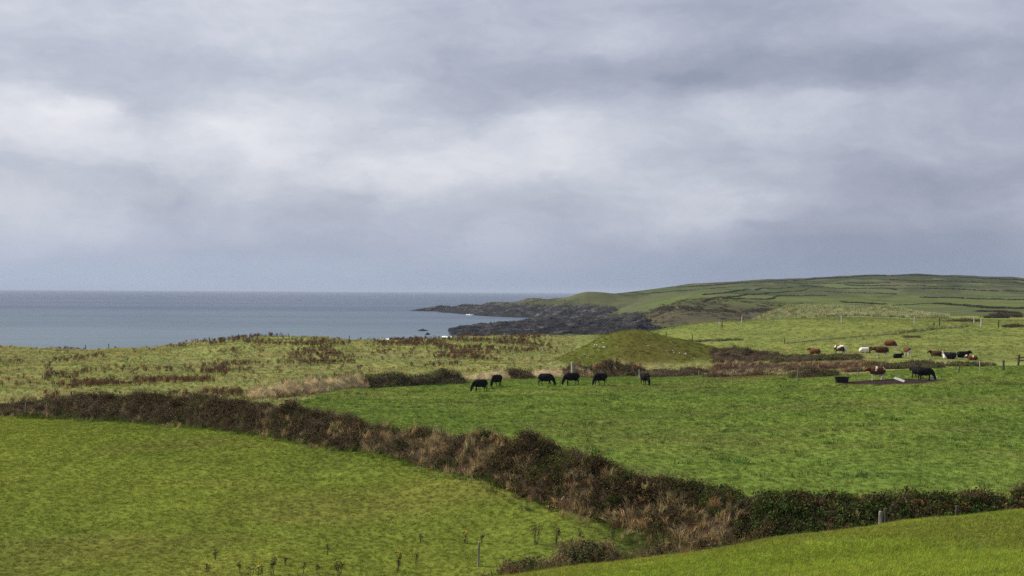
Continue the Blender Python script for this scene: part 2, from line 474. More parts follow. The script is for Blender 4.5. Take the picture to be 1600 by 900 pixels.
def mat_sea():
    m, n, out = mat_new('sea_water')
    pos = n.new('ShaderNodeNewGeometry').outputs['Position']
    a = n.noise(n.vmath('MULTIPLY', pos, (0.6, 1.0, 1.0)), 0.16, 5, 0.6)
    b = n.noise(n.vmath('MULTIPLY', pos, (0.35, 1.0, 1.0)), 0.028, 4, 0.6)
    big = n.noise(n.vmath('MULTIPLY', pos, (0.25, 1.0, 1.0)), 0.0035, 4, 0.55)
    h = n.math('ADD', n.math('MULTIPLY', a, 0.5), n.math('MULTIPLY', b, 2.2))
    bump = n.new('ShaderNodeBump'); bump.inputs['Strength'].default_value = 0.55; bump.inputs['Distance'].default_value = 1.0
    n.link(h, bump.inputs['Height'])
    sp = n.new('ShaderNodeSeparateXYZ'); n.link(pos, sp.inputs[0])
    shoal = n.mrange(n.math('ADD', sp.outputs[1], n.math('MULTIPLY', big, 500.0)), 700.0, 2200.0, 0.0, 1.0)
    col = n.mix(shoal, (0.056, 0.090, 0.112, 1), (0.018, 0.038, 0.074, 1))
    k = n.mrange(b, 0.3, 0.7, 0.9, 1.1)
    c = n.vmath('SCALE', col); n.link(k, c.node.inputs['Scale'])
    p = n.new('ShaderNodeBsdfPrincipled')
    n.link(c, p.inputs['Base Color'])
    n.link(n.mrange(big, 0.3, 0.7, 0.28, 0.33), p.inputs['Roughness'])
    p.inputs['IOR'].default_value = 1.33; p.inputs['Specular IOR Level'].default_value = 0.12
    n.link(bump.outputs[0], p.inputs['Normal'])
    n.link(p.outputs[0], out.inputs[0])
    return m

def mat_rock():
    m, n, out = mat_new('shore_rock')
    pos = n.new('ShaderNodeNewGeometry').outputs['Position']
    a = n.noise(n.vmath('MULTIPLY', pos, (0.5, 0.16, 1.4)), 0.22, 6, 0.65)
    b = n.noise(pos, 0.03, 3, 0.5)
    sp = n.new('ShaderNodeSeparateXYZ'); n.link(pos, sp.inputs[0])
    c = n.mix(n.mrange(a, 0.45, 0.75), (0.007, 0.007, 0.008, 1), (0.080, 0.072, 0.068, 1))
    wet = n.mrange(n.math('ADD', sp.outputs[2], n.math('MULTIPLY', b, 4.0)), SEA + 1.0, SEA + 6.0)
    c = n.mix(wet, (0.008, 0.008, 0.010, 1), c)
    up = n.new('ShaderNodeSeparateXYZ'); n.link(n.new('ShaderNodeNewGeometry').outputs['Normal'], up.inputs[0])
    gr = n.math('MULTIPLY', n.mrange(n.math('ADD', sp.outputs[2], n.math('MULTIPLY', b, 10.0)), -11.0, -4.0), n.mrange(up.outputs[2], 0.6, 0.9))
    c = n.mix(gr, c, (0.055, 0.056, 0.026, 1))
    p = n.new('ShaderNodeBsdfPrincipled'); n.link(c, p.inputs['Base Color']); p.inputs['Roughness'].default_value = 0.85; p.inputs['Specular IOR Level'].default_value = 0.08
    bump = n.new('ShaderNodeBump'); bump.inputs['Strength'].default_value = 0.8; bump.inputs['Distance'].default_value = 1.2
    n.link(a, bump.inputs['Height']); n.link(bump.outputs[0], p.inputs['Normal'])
    n.link(p.outputs[0], out.inputs[0])
    return m

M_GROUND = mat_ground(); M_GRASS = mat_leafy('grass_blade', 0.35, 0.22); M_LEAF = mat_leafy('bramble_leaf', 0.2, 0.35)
M_STEM = mat_simple('dry_stem', (0.112, 0.080, 0.042), 0.9, 12, 0.4)
M_STRAW = mat_leafy('dead_grass_blade', 0.3, 0.28)
M_POST = mat_simple('weathered_post_wood', (0.20, 0.18, 0.15), 0.9, 10, 0.4, (1, 1, 0.15), 0.4)
M_POSTD = mat_simple('dark_post_wood', (0.055, 0.045, 0.036), 0.9, 10, 0.4, (1, 1, 0.15), 0.4)
M_STONE = mat_simple('pale_stone', (0.62, 0.60, 0.55), 0.9, 9, 0.25, (1, 1, 1), 0.5)
M_SEA = mat_sea(); M_ROCK = mat_rock()
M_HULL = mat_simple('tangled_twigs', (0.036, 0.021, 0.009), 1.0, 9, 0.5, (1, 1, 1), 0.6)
M_HULLT = mat_simple('matted_straw', (0.26, 0.20, 0.105), 1.0, 9, 0.4, (1, 1, 1), 0.6)
M_COAT = mat_vcol('cow_coat', 'coat', 0.85, 0.15, 30, 0.04)

# ------------------------------------------------------------------ ground sheet
def build_ground():
    az = np.concatenate([np.arange(-180, -45, 5.0), np.arange(-45, -25, 1.0), np.arange(-25, 25, 0.15), np.arange(25, 45, 1.0), np.arange(45, 180, 5.0)])
    az = R(1) * az
    r = np.concatenate([[2, 5, 8, 12, 16, 20, 25, 30, 35, 40, 44], np.arange(46, 172, 0.5), np.arange(172, 300, 1.0),
                        np.exp(np.linspace(math.log(300), math.log(3000), 190))])
    na, nr = len(az), len(r)
    Rg, Ag = np.meshgrid(r, az, indexing='ij')
    x = (Rg * np.sin(Ag)).ravel(); y = (Rg * np.cos(Ag)).ravel()
    z = H(x, y)
    V = np.stack([x, y, z], 1)
    V = np.vstack([V, [[0, 0, -1.7]]])
    i = np.arange(nr - 1)[:, None] * na; j = np.arange(na)[None]; j2 = (j + 1) % na
    Fq = np.stack([(i + j), (i + j2), (i + na + j2), (i + na + j)], -1).reshape(-1, 4)[:, ::-1]
    me = mesh_np('ground', V, Fq)
    col = cover(x, y)
    set_color(me, 'cover', np.vstack([col, G_FORE[None]]))
    o = add_obj('ground', me, M_GROUND)
    tag(o, 'rolling green coastal farmland running out to the far hill', 'ground', kind='structure')
build_ground()

def build_sea():
    r = np.concatenate([np.linspace(150, 3000, 60), np.exp(np.linspace(math.log(3100), math.log(36000), 34))])
    az = R(1) * np.arange(-180, 180, 3.0)
    Rg, Ag = np.meshgrid(r, az, indexing='ij'); na = len(az)
    V = np.stack([(Rg * np.sin(Ag)).ravel(), (Rg * np.cos(Ag)).ravel(), np.full(Rg.size, SEA)], 1)
    i = np.arange(len(r) - 1)[:, None] * na; j = np.arange(na)[None]; j2 = (j + 1) % na
    Fq = np.stack([(i + j), (i + j2), (i + na + j2), (i + na + j)], -1).reshape(-1, 4)[:, ::-1]
    o = add_obj('sea', mesh_np('sea', V, Fq), M_SEA)
    tag(o, 'grey-blue open sea reaching to the horizon', 'sea', kind='structure')
build_sea()

# ------------------------------------------------------------------ shore rock
ROCKS = RBF({
    600: [(700, -32), (1000, -33), (1850, -30), (2100, -32)],
    645: [(1500, -31), (1850, -25.3), (2000, -30)],
    690: [(700, -30), (860, -26.5), (920, -26), (1050, -29), (1600, -29), (1760, -24.5), (1800, -19.5), (1900, -27)],
    725: [(700, -30), (790, -25), (860, -23), (920, -23), (1050, -28.5), (1450, -29), (1560, -25), (1740, -17), (1850, -26)],
    780: [(680, -28), (780, -24), (860, -22), (955, -22), (1060, -27.5), (1300, -28), (1420, -24.5), (1520, -17), (1620, -12.5), (1760, -24)],
    830: [(680, -26), (780, -23), (880, -20.5), (990, -20.5), (1090, -28), (1290, -28.5), (1370, -24), (1440, -13), (1500, -7.5), (1650, -22)],
    880: [(680, -25), (780, -22.5), (900, -19), (1000, -20), (1090, -26.5), (1230, -26.5), (1310, -15), (1350, -10), (1450, -10), (1550, -18)],
    940: [(680, -24), (780, -20.5), (900, -16.5), (970, -17.5), (1060, -20.5), (1150, -19.5), (1230, -14.5), (1300, -13.5), (1550, -18)],
    1000: [(680, -22), (760, -19), (830, -16), (900, -15.0), (1000, -15), (1130, -14), (1200, -15), (1300, -18)],
    1060: [(680, -24), (760, -22), (840, -18), (950, -16), (1200, -16)],
}, 0.05)
def build_rocks(name, label, r0, r1, nr, u0, u1, na):
    az = np.arctan2(np.linspace(u0, u1, na) - 800, FPX)
    r = np.linspace(r0, r1, nr)
    Rg, Ag = np.meshgrid(r, az, indexing='ij')
    x = (Rg * np.sin(Ag)).ravel(); y = (Rg * np.cos(Ag)).ravel()
    z = ROCKS(Ag.ravel(), Rg.ravel())
    a = (x * 0.80 + y * 0.60); b = (-x * 0.60 + y * 0.80)           # strike of the bedding
    rid = 1 - np.abs(fbm(a / 60, b / 13, 12, 4)) * 2.2
    jag = fbm(a / 16, b / 5, 19, 3)
    lift = smooth01(-29, -22, z)
    z = z + lift * (rid * 2.6 - 1.5 + jag * 2.0)
    step = 1.3                                                       # ledges
    zz = z / step; z = step * (np.floor(zz) + smooth01(0.25, 0.75, zz - np.floor(zz)))* .6 + z * .4
    # the sheet dives under the land and the water at its rim
    uu = U_of(x, y)
    rim = smooth01(u0, u0 + 12, uu) * smooth01(u1, u1 - 25, uu) * smooth01(r0, r0 + 25, Rg.ravel()) * smooth01(r1, r1 - 40, Rg.ravel())
    z = -34 * (1 - rim) + z * rim
    V = np.stack([x, y, z], 1)
    i = np.arange(nr - 1)[:, None] * na; j = np.arange(na - 1)[None]
    Fq = np.stack([(i + j), (i + j + 1), (i + na + j + 1), (i + na + j)], -1).reshape(-1, 4)
    o = add_obj(name, mesh_np(name, V, Fq, False), M_ROCK)
    tag(o, label, 'rocks', kind='structure')
build_rocks('rock_shelf', 'dark jagged rock shelf running into the sea nearer the field', 690, 1235, 300, 690, 1055, 240)
build_rocks('rocky_headland', 'long low dark rocky headland tapering to a point in the sea', 1180, 1980, 260, 625, 985, 240)

def build_islet(px, py, w):
    d = -SEA / -(ray(px, py)[2]) if ray(px, py)[2] > 0 else SEA / ray(px, py)[2]
    p = at(px, py, d)
    k = 10
    V = []; Fq = []
    for i in range(7):
        for j in range(k):
            ph = j / k * 2 * math.pi; t = i / 6
            rr = (1 - t ** 1.5) * (1 + 0.35 * math.sin(3 * ph + px) + 0.2 * random.random())
            V.append((p[0] + w * rr * math.cos(ph), p[1] + w * 1.6 * rr * math.sin(ph), SEA - 0.6 + t * 2.0 * (0.8 + .3 * random.random())))
    for i in range(6):
        for j in range(k): Fq.append((i * k + j, i * k + (j + 1) % k, (i + 1) * k + (j + 1) % k, (i + 1) * k + j))
    o = add_obj('skerry', mesh_np('skerry', V, Fq, False), M_ROCK)
    return o
tag(build_islet(660, 517, 3.6), 'longer dark skerry awash left of the rock shelf', 'rock', 'skerries off the rock shelf')
tag(build_islet(668, 523, 1.6), 'tiny dark skerry awash nearest the dune edge', 'rock', 'skerries off the rock shelf')

# ------------------------------------------------------------------ plant pieces (shared by the scatters)
def tri_mesh(name, V, T, var, mats, midx=None):
    me = mesh_np(name, V, T, False)
    a = me.attributes.new('leafvar', 'FLOAT', 'POINT')
    a.data.foreach_set('value', np.asarray(var, dtype=np.float32))
    for m in mats: me.materials.append(m)
    if midx is not None: me.polygons.foreach_set('material_index', np.asarray(midx, dtype=np.int32))
    return me

def blade_tuft(name, n, rad, h, width, lean, droop, mat, seed, wind=0.0):
    g = np.random.default_rng(seed)
    V, T, var = [], [], []
    for i in range(n):
        a = g.uniform(0, 2 * np.pi); rr = rad * math.sqrt(g.uniform())
        b = np.array([rr * math.cos(a), rr * math.sin(a), -0.02])
        th = g.uniform(0, 2 * np.pi); ln = lean * g.uniform(0.3, 1.3)
        dirv = np.array([math.cos(th) * ln + wind, math.sin(th) * ln, 0])
        hh = h * g.uniform(0.55, 1.15)
        side = np.array([math.sin(th + .6), -math.cos(th + .6), 0]) * width * g.uniform(.7, 1.3)
        m = b + dirv * hh * 0.4 + np.array([0, 0, hh * 0.6])
        t = b + dirv * hh * 1.1 + np.array([0, 0, hh * (1 - droop * g.uniform(0, 1))])
        k = len(V); v = g.uniform()
        V += [b - side * .6, b + side * .6, m + side * .5, m - side * .5, t]
        T += [(k, k + 1, k + 2), (k, k + 2, k + 3), (k + 3, k + 2, k + 4)]
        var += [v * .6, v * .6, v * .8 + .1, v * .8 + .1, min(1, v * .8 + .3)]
    return tri_mesh(name, V, T, var, [mat])

def bramble(name, nl, ns, rad, h, leaf, seed, leafmat=None, stemw=0.008):
    """a clump: short arching canes with leaves spread through its volume"""
    g = np.random.default_rng(seed)
    V, T, var, mi = [], [], [], []
    def strip(pts, w, m, v):
        k0 = len(V)
        for i, p in enumerate(pts):
            q = w * (1 - 0.6 * i / (len(pts) - 1))
            for c in range(3):
                a = c * 2.094
                V.append(p + np.array([math.cos(a) * q, math.sin(a) * q, 0.3 * q * math.sin(a)])); var.append(v)
        for i in range(len(pts) - 1):
            for c in range(3):
                a0, a1 = k0 + i * 3 + c, k0 + i * 3 + (c + 1) % 3
                T.append((a0, a1, a1 + 3)); mi.append(m); T.append((a0, a1 + 3, a0 + 3)); mi.append(m)
    canes = []
    for i in range(ns):
        th = g.uniform(0, 2 * np.pi); L = rad * g.uniform(0.6, 1.5); hh = h * g.uniform(0.6, 1.25)
        b = np.array([g.normal() * rad * .25, g.normal() * rad * .25, -0.1])
        pts = [b + np.array([math.cos(th) * L * t, math.sin(th) * L * t, hh * (2.1 * t - 1.35 * t * t)]) for t in (0, .25, .5, .75, 1.0)]
        canes.append(pts); strip(pts, stemw, 1, g.uniform())
    for i in range(nl):
        if g.uniform() < 0.65 and canes:
            pts = canes[g.integers(len(canes))]; s = g.uniform(0.6, 3.99); j = int(s)
            p = pts[j] * (1 - s + j) + pts[j + 1] * (s - j) + g.normal(size=3) * 0.05
        else:
            ph = g.uniform(0, 2 * np.pi); rr = rad * math.sqrt(g.uniform())
            p = np.array([rr * math.cos(ph), rr * math.sin(ph), h * g.uniform(0.05, 1.0) * (1 - 0.5 * (rr / rad) ** 2)])
        n = g.normal(size=3) * .8 + np.array([0, 0, 0.7]); n /= np.linalg.norm(n)
        a = np.cross(n, g.normal(size=3)); a /= np.linalg.norm(a); b = np.cross(n, a)
        L = leaf * g.uniform(.6, 1.3); k = len(V); v = g.uniform()
        V += [p - a * L, p + b * L * .55, p + a * L, p - b * L * .55]; var += [v] * 4
        T += [(k, k + 1, k + 2), (k, k + 2, k + 3)]; mi += [0, 0]
    return tri_mesh(name, V, T, var, [leafmat or M_LEAF, M_STEM], mi)

def dock(name, seed, stemw=0.012):
    """dead dock or ragwort: upright stalks with crowded seed heads"""
    g = np.random.default_rng(seed)
    V, T, var = [], [], []
    for s in range(g.integers(3, 6)):
        b = np.array([g.normal() * .08, g.normal() * .08, 0]); tip = b + np.array([g.normal() * .12, g.normal() * .12, g.uniform(.7, 1.05)])
        for ang in (0, 1.57):
            sd = np.array([math.cos(ang), math.sin(ang), 0]) * stemw; k = len(V); v = g.uniform() * .5
            V += [b - sd, b + sd, tip + sd * .5, tip - sd * .5]; var += [v] * 4; T += [(k, k + 1, k + 2), (k, k + 2, k + 3)]
        for q in range(16):
            t = g.uniform(.45, 1.02); p = b * (1 - t) + tip * t + g.normal(size=3) * np.array([.07, .07, .04])
            n = g.normal(size=3); n /= np.linalg.norm(n); a = np.cross(n, [0, 0, 1.]); a /= np.linalg.norm(a) + 1e-6; c = np.cross(n, a)
            L = g.uniform(.03, .06); k = len(V); v = g.uniform()
            V += [p - a * L, p + c * L, p + a * L, p - c * L]; var += [v] * 4; T += [(k, k + 1, k + 2), (k, k + 2, k + 3)]
    return tri_mesh(name, V, T, var, [M_STRAW])

def proto_set(name, meshes):
    col = bpy.data.collections.new(name)
    for i, me in enumerate(meshes):
        o = bpy.data.objects.new('%s_%02d' % (name, i), me); col.objects.link(o)
    return col, len(meshes)

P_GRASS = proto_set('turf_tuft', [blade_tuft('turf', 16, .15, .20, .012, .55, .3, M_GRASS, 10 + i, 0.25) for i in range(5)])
P_STRAW = proto_set('dead_tuft', [blade_tuft('straw', 20, .16, .70, .012, .30, .25, M_STRAW, 30 + i, 0.18) for i in range(5)])
P_MARRAM = proto_set('marram_tuft', [blade_tuft('marram', 22, .26, .55, .022, .45, .4, M_STRAW, 40 + i, 0.25) for i in range(4)])
P_BRAM = proto_set('bramble_clump', [bramble('bramble', 80, 9, .36, .42, .050, 50 + i) for i in range(5)])
P_CANE = proto_set('bare_cane_clump', [bramble('canes', 22, 22, .48, .55, .035, 60 + i, None, .009) for i in range(4)])
P_BUSH = proto_set('scrub_clump', [bramble('scrub', 90, 5, .42, .45, .065, 70 + i) for i in range(4)])
P_DOCK = proto_set('dead_dock', [dock('dock', 80 + i) for i in range(5)])

_trees = {}
def scatter_tree(col):
    if col.name in _trees: return _trees[col.name]
    t = bpy.data.node_groups.new('scatter_' + col.name, 'GeometryNodeTree')
    t.interface.new_socket('Geometry', in_out='INPUT', socket_type='NodeSocketGeometry')
    t.interface.new_socket('Geometry', in_out='OUTPUT', socket_type='NodeSocketGeometry')
    gi = t.nodes.new('NodeGroupInput'); go = t.nodes.new('NodeGroupOutput')
    ci = t.nodes.new('GeometryNodeCollectionInfo'); ci.inputs['Collection'].default_value = col
    ci.inputs['Separate Children'].default_value = True; ci.inputs['Reset Children'].default_value = True
    ip = t.nodes.new('GeometryNodeInstanceOnPoints'); ip.inputs['Pick Instance'].default_value = True
    def attr(nm, ty):
        a = t.nodes.new('GeometryNodeInputNamedAttribute'); a.data_type = ty; a.inputs['Name'].default_value = nm
        return a.outputs['Attribute']
    t.links.new(gi.outputs[0], ip.inputs['Points']); t.links.new(ci.outputs[0], ip.inputs['Instance'])
    t.links.new(attr('pick', 'INT'), ip.inputs['Instance Index'])
    t.links.new(attr('turn', 'FLOAT_VECTOR'), ip.inputs['Rotation'])
    t.links.new(attr('size', 'FLOAT_VECTOR'), ip.inputs['Scale'])
    t.links.new(ip.outputs[0], go.inputs[0])
    _trees[col.name] = t
    return t

N_INST = 0
def scatter(name, protos, P, tint, size, turn=None, parent=None, tilt=0.12, rng=RNG):
    """one object whose clumps stand at the points P"""
    global N_INST
    col, k = protos; n = len(P); N_INST += n
    me = bpy.data.meshes.new(name)
    me.vertices.add(n); me.vertices.foreach_set('co', np.asarray(P, np.float32).ravel())
    if turn is None:
        turn = np.stack([rng.normal(0, tilt, n), rng.normal(0, tilt, n), rng.uniform(0, 2 * np.pi, n)], 1)
    size = np.asarray(size, float)
    if size.ndim == 1: size = np.stack([size] * 3, 1)
    me.attributes.new('pick', 'INT', 'POINT').data.foreach_set('value', rng.integers(0, k, n).astype(np.int32))
    me.attributes.new('turn', 'FLOAT_VECTOR', 'POINT').data.foreach_set('vector', turn.astype(np.float32).ravel())
    me.attributes.new('size', 'FLOAT_VECTOR', 'POINT').data.foreach_set('vector', size.astype(np.float32).ravel())
    c = np.ones((n, 4), np.float32); c[:, :3] = np.clip(tint, 0.003, 0.7)
    me.attributes.new('tint', 'FLOAT_COLOR', 'POINT').data.foreach_set('color', c.ravel())
    o = add_obj(name, me, None, parent)
    md = o.modifiers.new('scatter', 'NODES'); md.node_group = scatter_tree(col)
    return o

def sample_zone(y0, y1, u0, u1, dens, keep, rng=RNG):
    """random ground points in a wedge between two depths; dens per square metre"""
    area = 0.5 * (y1 ** 2 - y0 ** 2) * (u1 - u0) / FPX
    n = int(area * dens)
    y = np.sqrt(rng.uniform(y0 ** 2, y1 ** 2, n)); u = rng.uniform(u0, u1, n)
    x = (u - 800) / FPX * y
    m = keep(u, y, x)
    return x[m], y[m], u[m]

def vary(col, n, k=0.2, hue=0.12, rng=RNG):
    c = np.asarray(col)
    if c.ndim == 1: c = np.tile(c, (n, 1))
    return c * (1 + rng.normal(0, k, (n, 1))) * (1 + rng.normal(0, hue, (n, 1)) * np.array([1, 0, -0.5]))

def turf(name, label, y0, y1, u0, u1, dens, keep, hgt, mul=1.0, straw=0.03, wide=.8):
    x, y, u = sample_zone(y0, y1, u0, u1, dens, keep)
    z = H(x, y)
    c = cover(x, y) * mul
    clump = streak(x, y)
    tuft = fbm(x / 0.7, y / 0.7, 55, 2)
    s = hgt * np.clip(0.95 + 0.25 * clump + .06 * tuft, 0.5, 1.6) * RNG.uniform(.8, 1.2, len(x))
    c = c * (1 + 0.05 * tuft + 0.10 * clump)[:, None]
    c = vary(c, len(x), .10, .07)
    dead = RNG.uniform(size=len(x)) < straw
    c[dead] = c[dead] * .5 + G_TAN * .5
    turn = np.stack([RNG.normal(0, .15, len(x)), RNG.normal(0, .15, len(x)), RNG.normal(0.3, .9, len(x))], 1)
    o = scatter(name, P_GRASS, np.stack([x, y, z], 1), c, np.stack([np.full(len(x), wide * 1.1), np.full(len(x), wide), s], 1), turn)
    tag(o, label, 'grass', kind='stuff')

turf('near_field_grass', 'bright yellow-green grass on the near field at lower right', 27, 68, 560, 1960, 44,
     lambda u, y, x: (y < cf(u) + 0.8), .8)
turf('left_field_grass', 'mown green grass on the sloping field at lower left', 58, 128, -330, 1010, 26,
     lambda u, y, x: (y < hf(u) + 0.5) & (y > np.where(u > 700, 65.5, 58)), 0.55, straw=0.05)
turf('pasture_grass', 'lush green grass of the cattle pasture behind the hedge', 72, 182, 425, 1960, 11,
     lambda u, y, x: (y > hf(u) + 4.5) & (y < sf(u) + 0.5) & (np.hypot((x - MUD[0]) / 5.2, (y - MUD[1]) / 3.4) + .25 * fbm(x / 3., y / 3., 40, 3) > 1), .7, straw=0.015, wide=1.0)

def tussocks(name, label, y0, y1, u0, u1, dens, keep, col, k=1.0):
    x, y, u = sample_zone(y0, y1, u0, u1, dens, keep)
    m = fbm(x / 4.0, y / 2.2, 58, 3) + RNG.normal(0, .12, len(x)) > 0.20
    x, y = x[m], y[m]; n = len(x); s = RNG.uniform(.9, 1.9, n) * k
    o = scatter(name, P_GRASS, np.stack([x, y, H(x, y)], 1), vary(col, n, .2, .1), np.stack([s * 1.5, s * 1.2, s * 1.15], 1))
    tag(o, label, 'grass', kind='stuff')
tussocks('pasture_tussocks', 'darker ungrazed grass tussocks dotted over the cattle pasture', 74, 160, 440, 1720, 1.1,
         lambda u, y, x: (y > hf(u) + 5.5) & (y < sf(u) - 3) & (np.hypot((x - MUD[0]) / 6, (y - MUD[1]) / 4.2) > 1), np.array([.055, .098, .024]))
tussocks('near_tussocks', 'coarse darker grass tussocks on the near field', 30, 62, 700, 1900, 2.6, lambda u, y, x: y < cf(u) - .5, np.array([.135, .18, .034]), .55)

# ditch: rank grass, reddish dead stems
def ditch():
    x, y, u = sample_zone(50, 78, 480, 1720, 10, lambda u, y, x: (y > cf(u) + 0.3) & (y < np.minimum(hf(u) + 1.5, 78)) & ((u > 1000) | (y < np.interp(u, [480, 640, 800, 1000], [61, 65, 68.5, 69]))))
    c = np.where(RNG.uniform(size=(len(x), 1)) < 0.42, G_TAN * .55, np.where(RNG.uniform(size=(len(x), 1)) < 0.3, np.array([.13, .06, .028]), np.array([.07, .09, .02])))
    s = RNG.uniform(.55, 1.25, len(x)) * np.where(u < 1000, .85, 1.05)
    o = scatter('ditch_grass', P_STRAW, np.stack([x, y, H(x, y)], 1), vary(c, len(x), .25), np.stack([s * .9, s * .9, s * .8], 1))
    tag(o, 'rank dead and green grass filling the ditch below the hedge', 'grass', kind='stuff')
ditch()
def rough_strip():
    x, y, u = sample_zone(62, 73, 250, 800, 9, lambda u, y, x: y < 69.6 + 1.0 * fbm(x / 2.5, y / 2.5, 95, 2) - 1.6 * smooth01(380, 270, u))
    n = len(x); a = RNG.uniform(size=(n, 1))
    c = np.where(a < .35, G_TAN * 1.1, np.where(a < .6, np.array([.10, .065, .03]), np.array([.10, .125, .03])))
    s = RNG.uniform(.3, .75, n)
    o = scatter('rough_verge_grass', P_STRAW, np.stack([x, y, H(x, y)], 1), vary(c, n, .2), np.stack([s, s, s * .8], 1), tilt=.3)
    tag(o, 'rough brown and tan grass along the bottom edge of the left field', 'grass', kind='stuff')
rough_strip()

def margin():
    x, y, u = sample_zone(60, 130, -130, 1060, 9, lambda u, y, x: (np.abs(y - hf(u) + 0.5) < 1.1 + .8 * pn(x / 2, y / 2, 71)))
    n = len(x); a = fbm(x / 3, y / 3, 72, 2) + RNG.normal(0, .25, n)
    c = np.where(a[:, None] > .25, G_TAN * 1.3, np.where(a[:, None] > -.1, np.array([.13, .15, .04]), np.array([.085, .125, .02])))
    s = RNG.uniform(.3, .85, n)
    o = scatter('hedge_margin_grass', P_STRAW, np.stack([x, y, H(x, y)], 1), vary(c, n, .2), np.stack([s, s, s * .85], 1), tilt=.3)
    tag(o, 'long uncut grass fringing the foot of the bramble hedge', 'grass', kind='stuff')
margin()

# ------------------------------------------------------------------ hedges
def interp(tab, u): 
    t = np.asarray(tab, float); return np.interp(u, t[:, 0], t[:, 1])

def make_hedge(name, label, u0, u1, front, width, top, tintf, dens=9.0, cane=0.35, straw_tab=None, hull_k=0.70, clump=1.0, seed=0, group=None, cat='hedge', ridge=0.5, protos=None):
    """a tangled bank: photo x range, front toe depth(u), depth width, skyline photo y(u)"""
    g = np.random.default_rng(1000 + seed)
    ns = max(10, int((u1 - u0) / 5)); nt = 13
    us = np.linspace(u0, u1, ns); F = front(us)
    root_p = ground((u0 + u1) / 2, float(front(np.array([(u0 + u1) / 2]))[0]) + width / 2)
    root = empty(name, root_p)
    wv = width * np.ones(ns)
    X = np.zeros((ns, nt)); Y = np.zeros((ns, nt)); 
    ts = np.linspace(0, 1, nt)
    hts = np.zeros(ns)
    for i, uu in enumerate(us):
        dr = F[i] + wv[i] * ridge
        p = ground(uu, dr)
        v = at(uu, float(interp(top, uu)), dr)
        hts[i] = max(0.25, v[2] - p[2])
        end = min(1.0, min(i, ns - 1 - i) / max(1.0, ns * 0.04) + 0.25)
        hts[i] *= end
        xx = v[0] / dr
        Y[i] = F[i] + wv[i] * ts; X[i] = xx * Y[i]
    shape = np.clip(np.sin(np.pi * np.clip(ts, 0, 1)) , 0, 1) ** 0.62
    shape = np.where(ts < ridge, np.sin(np.pi / 2 * ts / ridge) ** 0.75, np.cos(np.pi / 2 * (ts - ridge) / (1 - ridge)) ** 0.6)
    Z0 = H(X.ravel(), Y.ravel()).reshape(ns, nt)
    bump = 1 + ((0.28 if seed == 2 else 0.48) * fbm(X / 2.0, Y / 2.0, 200 + seed, 3) if seed < 10 else 0.75 * fbm(X / 3.6, Y / 3.6, 200 + seed, 2))
    bump = np.clip(bump, .45, 1.5)
    zr = np.zeros(ns)
    HT = hts[:, None] * shape[None] * bump
    # on a slope the crown stays level with the skyline
    jr = int(round(ridge * (nt - 1)))
    ztop = Z0[:, jr] + hts
    back = ts > ridge
    Z = Z0 + HT
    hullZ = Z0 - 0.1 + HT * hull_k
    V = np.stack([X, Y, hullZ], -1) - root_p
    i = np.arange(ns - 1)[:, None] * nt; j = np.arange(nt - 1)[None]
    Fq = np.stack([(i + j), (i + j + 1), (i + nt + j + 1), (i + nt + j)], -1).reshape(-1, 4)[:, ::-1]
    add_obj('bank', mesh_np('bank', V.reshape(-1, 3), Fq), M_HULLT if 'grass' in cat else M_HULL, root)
    # clumps over the surface
    dX = np.hypot(np.gradient(X, axis=0), np.gradient(Y, axis=0)).mean()
    length = np.hypot(np.diff(X[:, jr]), np.diff(Y[:, jr])).sum()
    n = int(length * (width + 2 * hts.mean()) * dens)
    s = g.uniform(0, ns - 1.001, n); t = g.uniform(0.0, 1.0, n) ** 1.15
    t = t * (nt - 1.001)
    def bil(A):
        i0 = s.astype(int); j0 = t.astype(int); fs = s - i0; ft = t - j0
        return (A[i0, j0] * (1 - fs) + A[i0 + 1, j0] * fs) * (1 - ft) + (A[i0, j0 + 1] * (1 - fs) + A[i0 + 1, j0 + 1] * fs) * ft
    px, py, pz0, pz = bil(X), bil(Y), bil(Z0), bil(Z)
    tt = t / (nt - 1); uu = np.interp(s, np.arange(ns), us)
    sink = g.uniform(0.55, 1.0, n) ** 0.6
    hh = (pz - pz0)
    zz = pz0 + hh * sink - 0.50 * clump
    zz = np.maximum(zz, pz0 - 0.1)
    tint, kind = tintf(uu, tt, px, py, g)            # kind: 0 leafy, 1 bare canes, 2 straw
    # lean the clumps outwards with the surface
    lean = (0.5 - tt) * 1.1 * smooth01(0.1, 0.8, hh)
    turn = np.stack([lean + g.normal(0, .3, n), g.normal(0, .3, n), g.uniform(0, 6.28, n)], 1)
    size = clump * g.uniform(.7, 1.35, n)
    P = np.stack([px, py, zz], 1) - root_p
    for kk, nm, pr in ((0, 'foliage', protos or P_BRAM), (1, 'bare_canes', P_CANE), (2, 'dead_grass', P_STRAW)):
        m = kind == kk
        if not m.any(): continue
        tr = turn[m].copy(); sz = size[m]
        Pm = P[m].copy()
        if kk == 2:
            tr[:, :2] *= 0.9; sz = sz * g.uniform(.55, 1.0, len(sz)); Pm[:, 2] += 0.05
        o = scatter(nm, pr, Pm, tint[m], sz, tr, root, rng=g)
        o['kind'] = 'stuff'
    tag(root, label, cat, group)
    return root

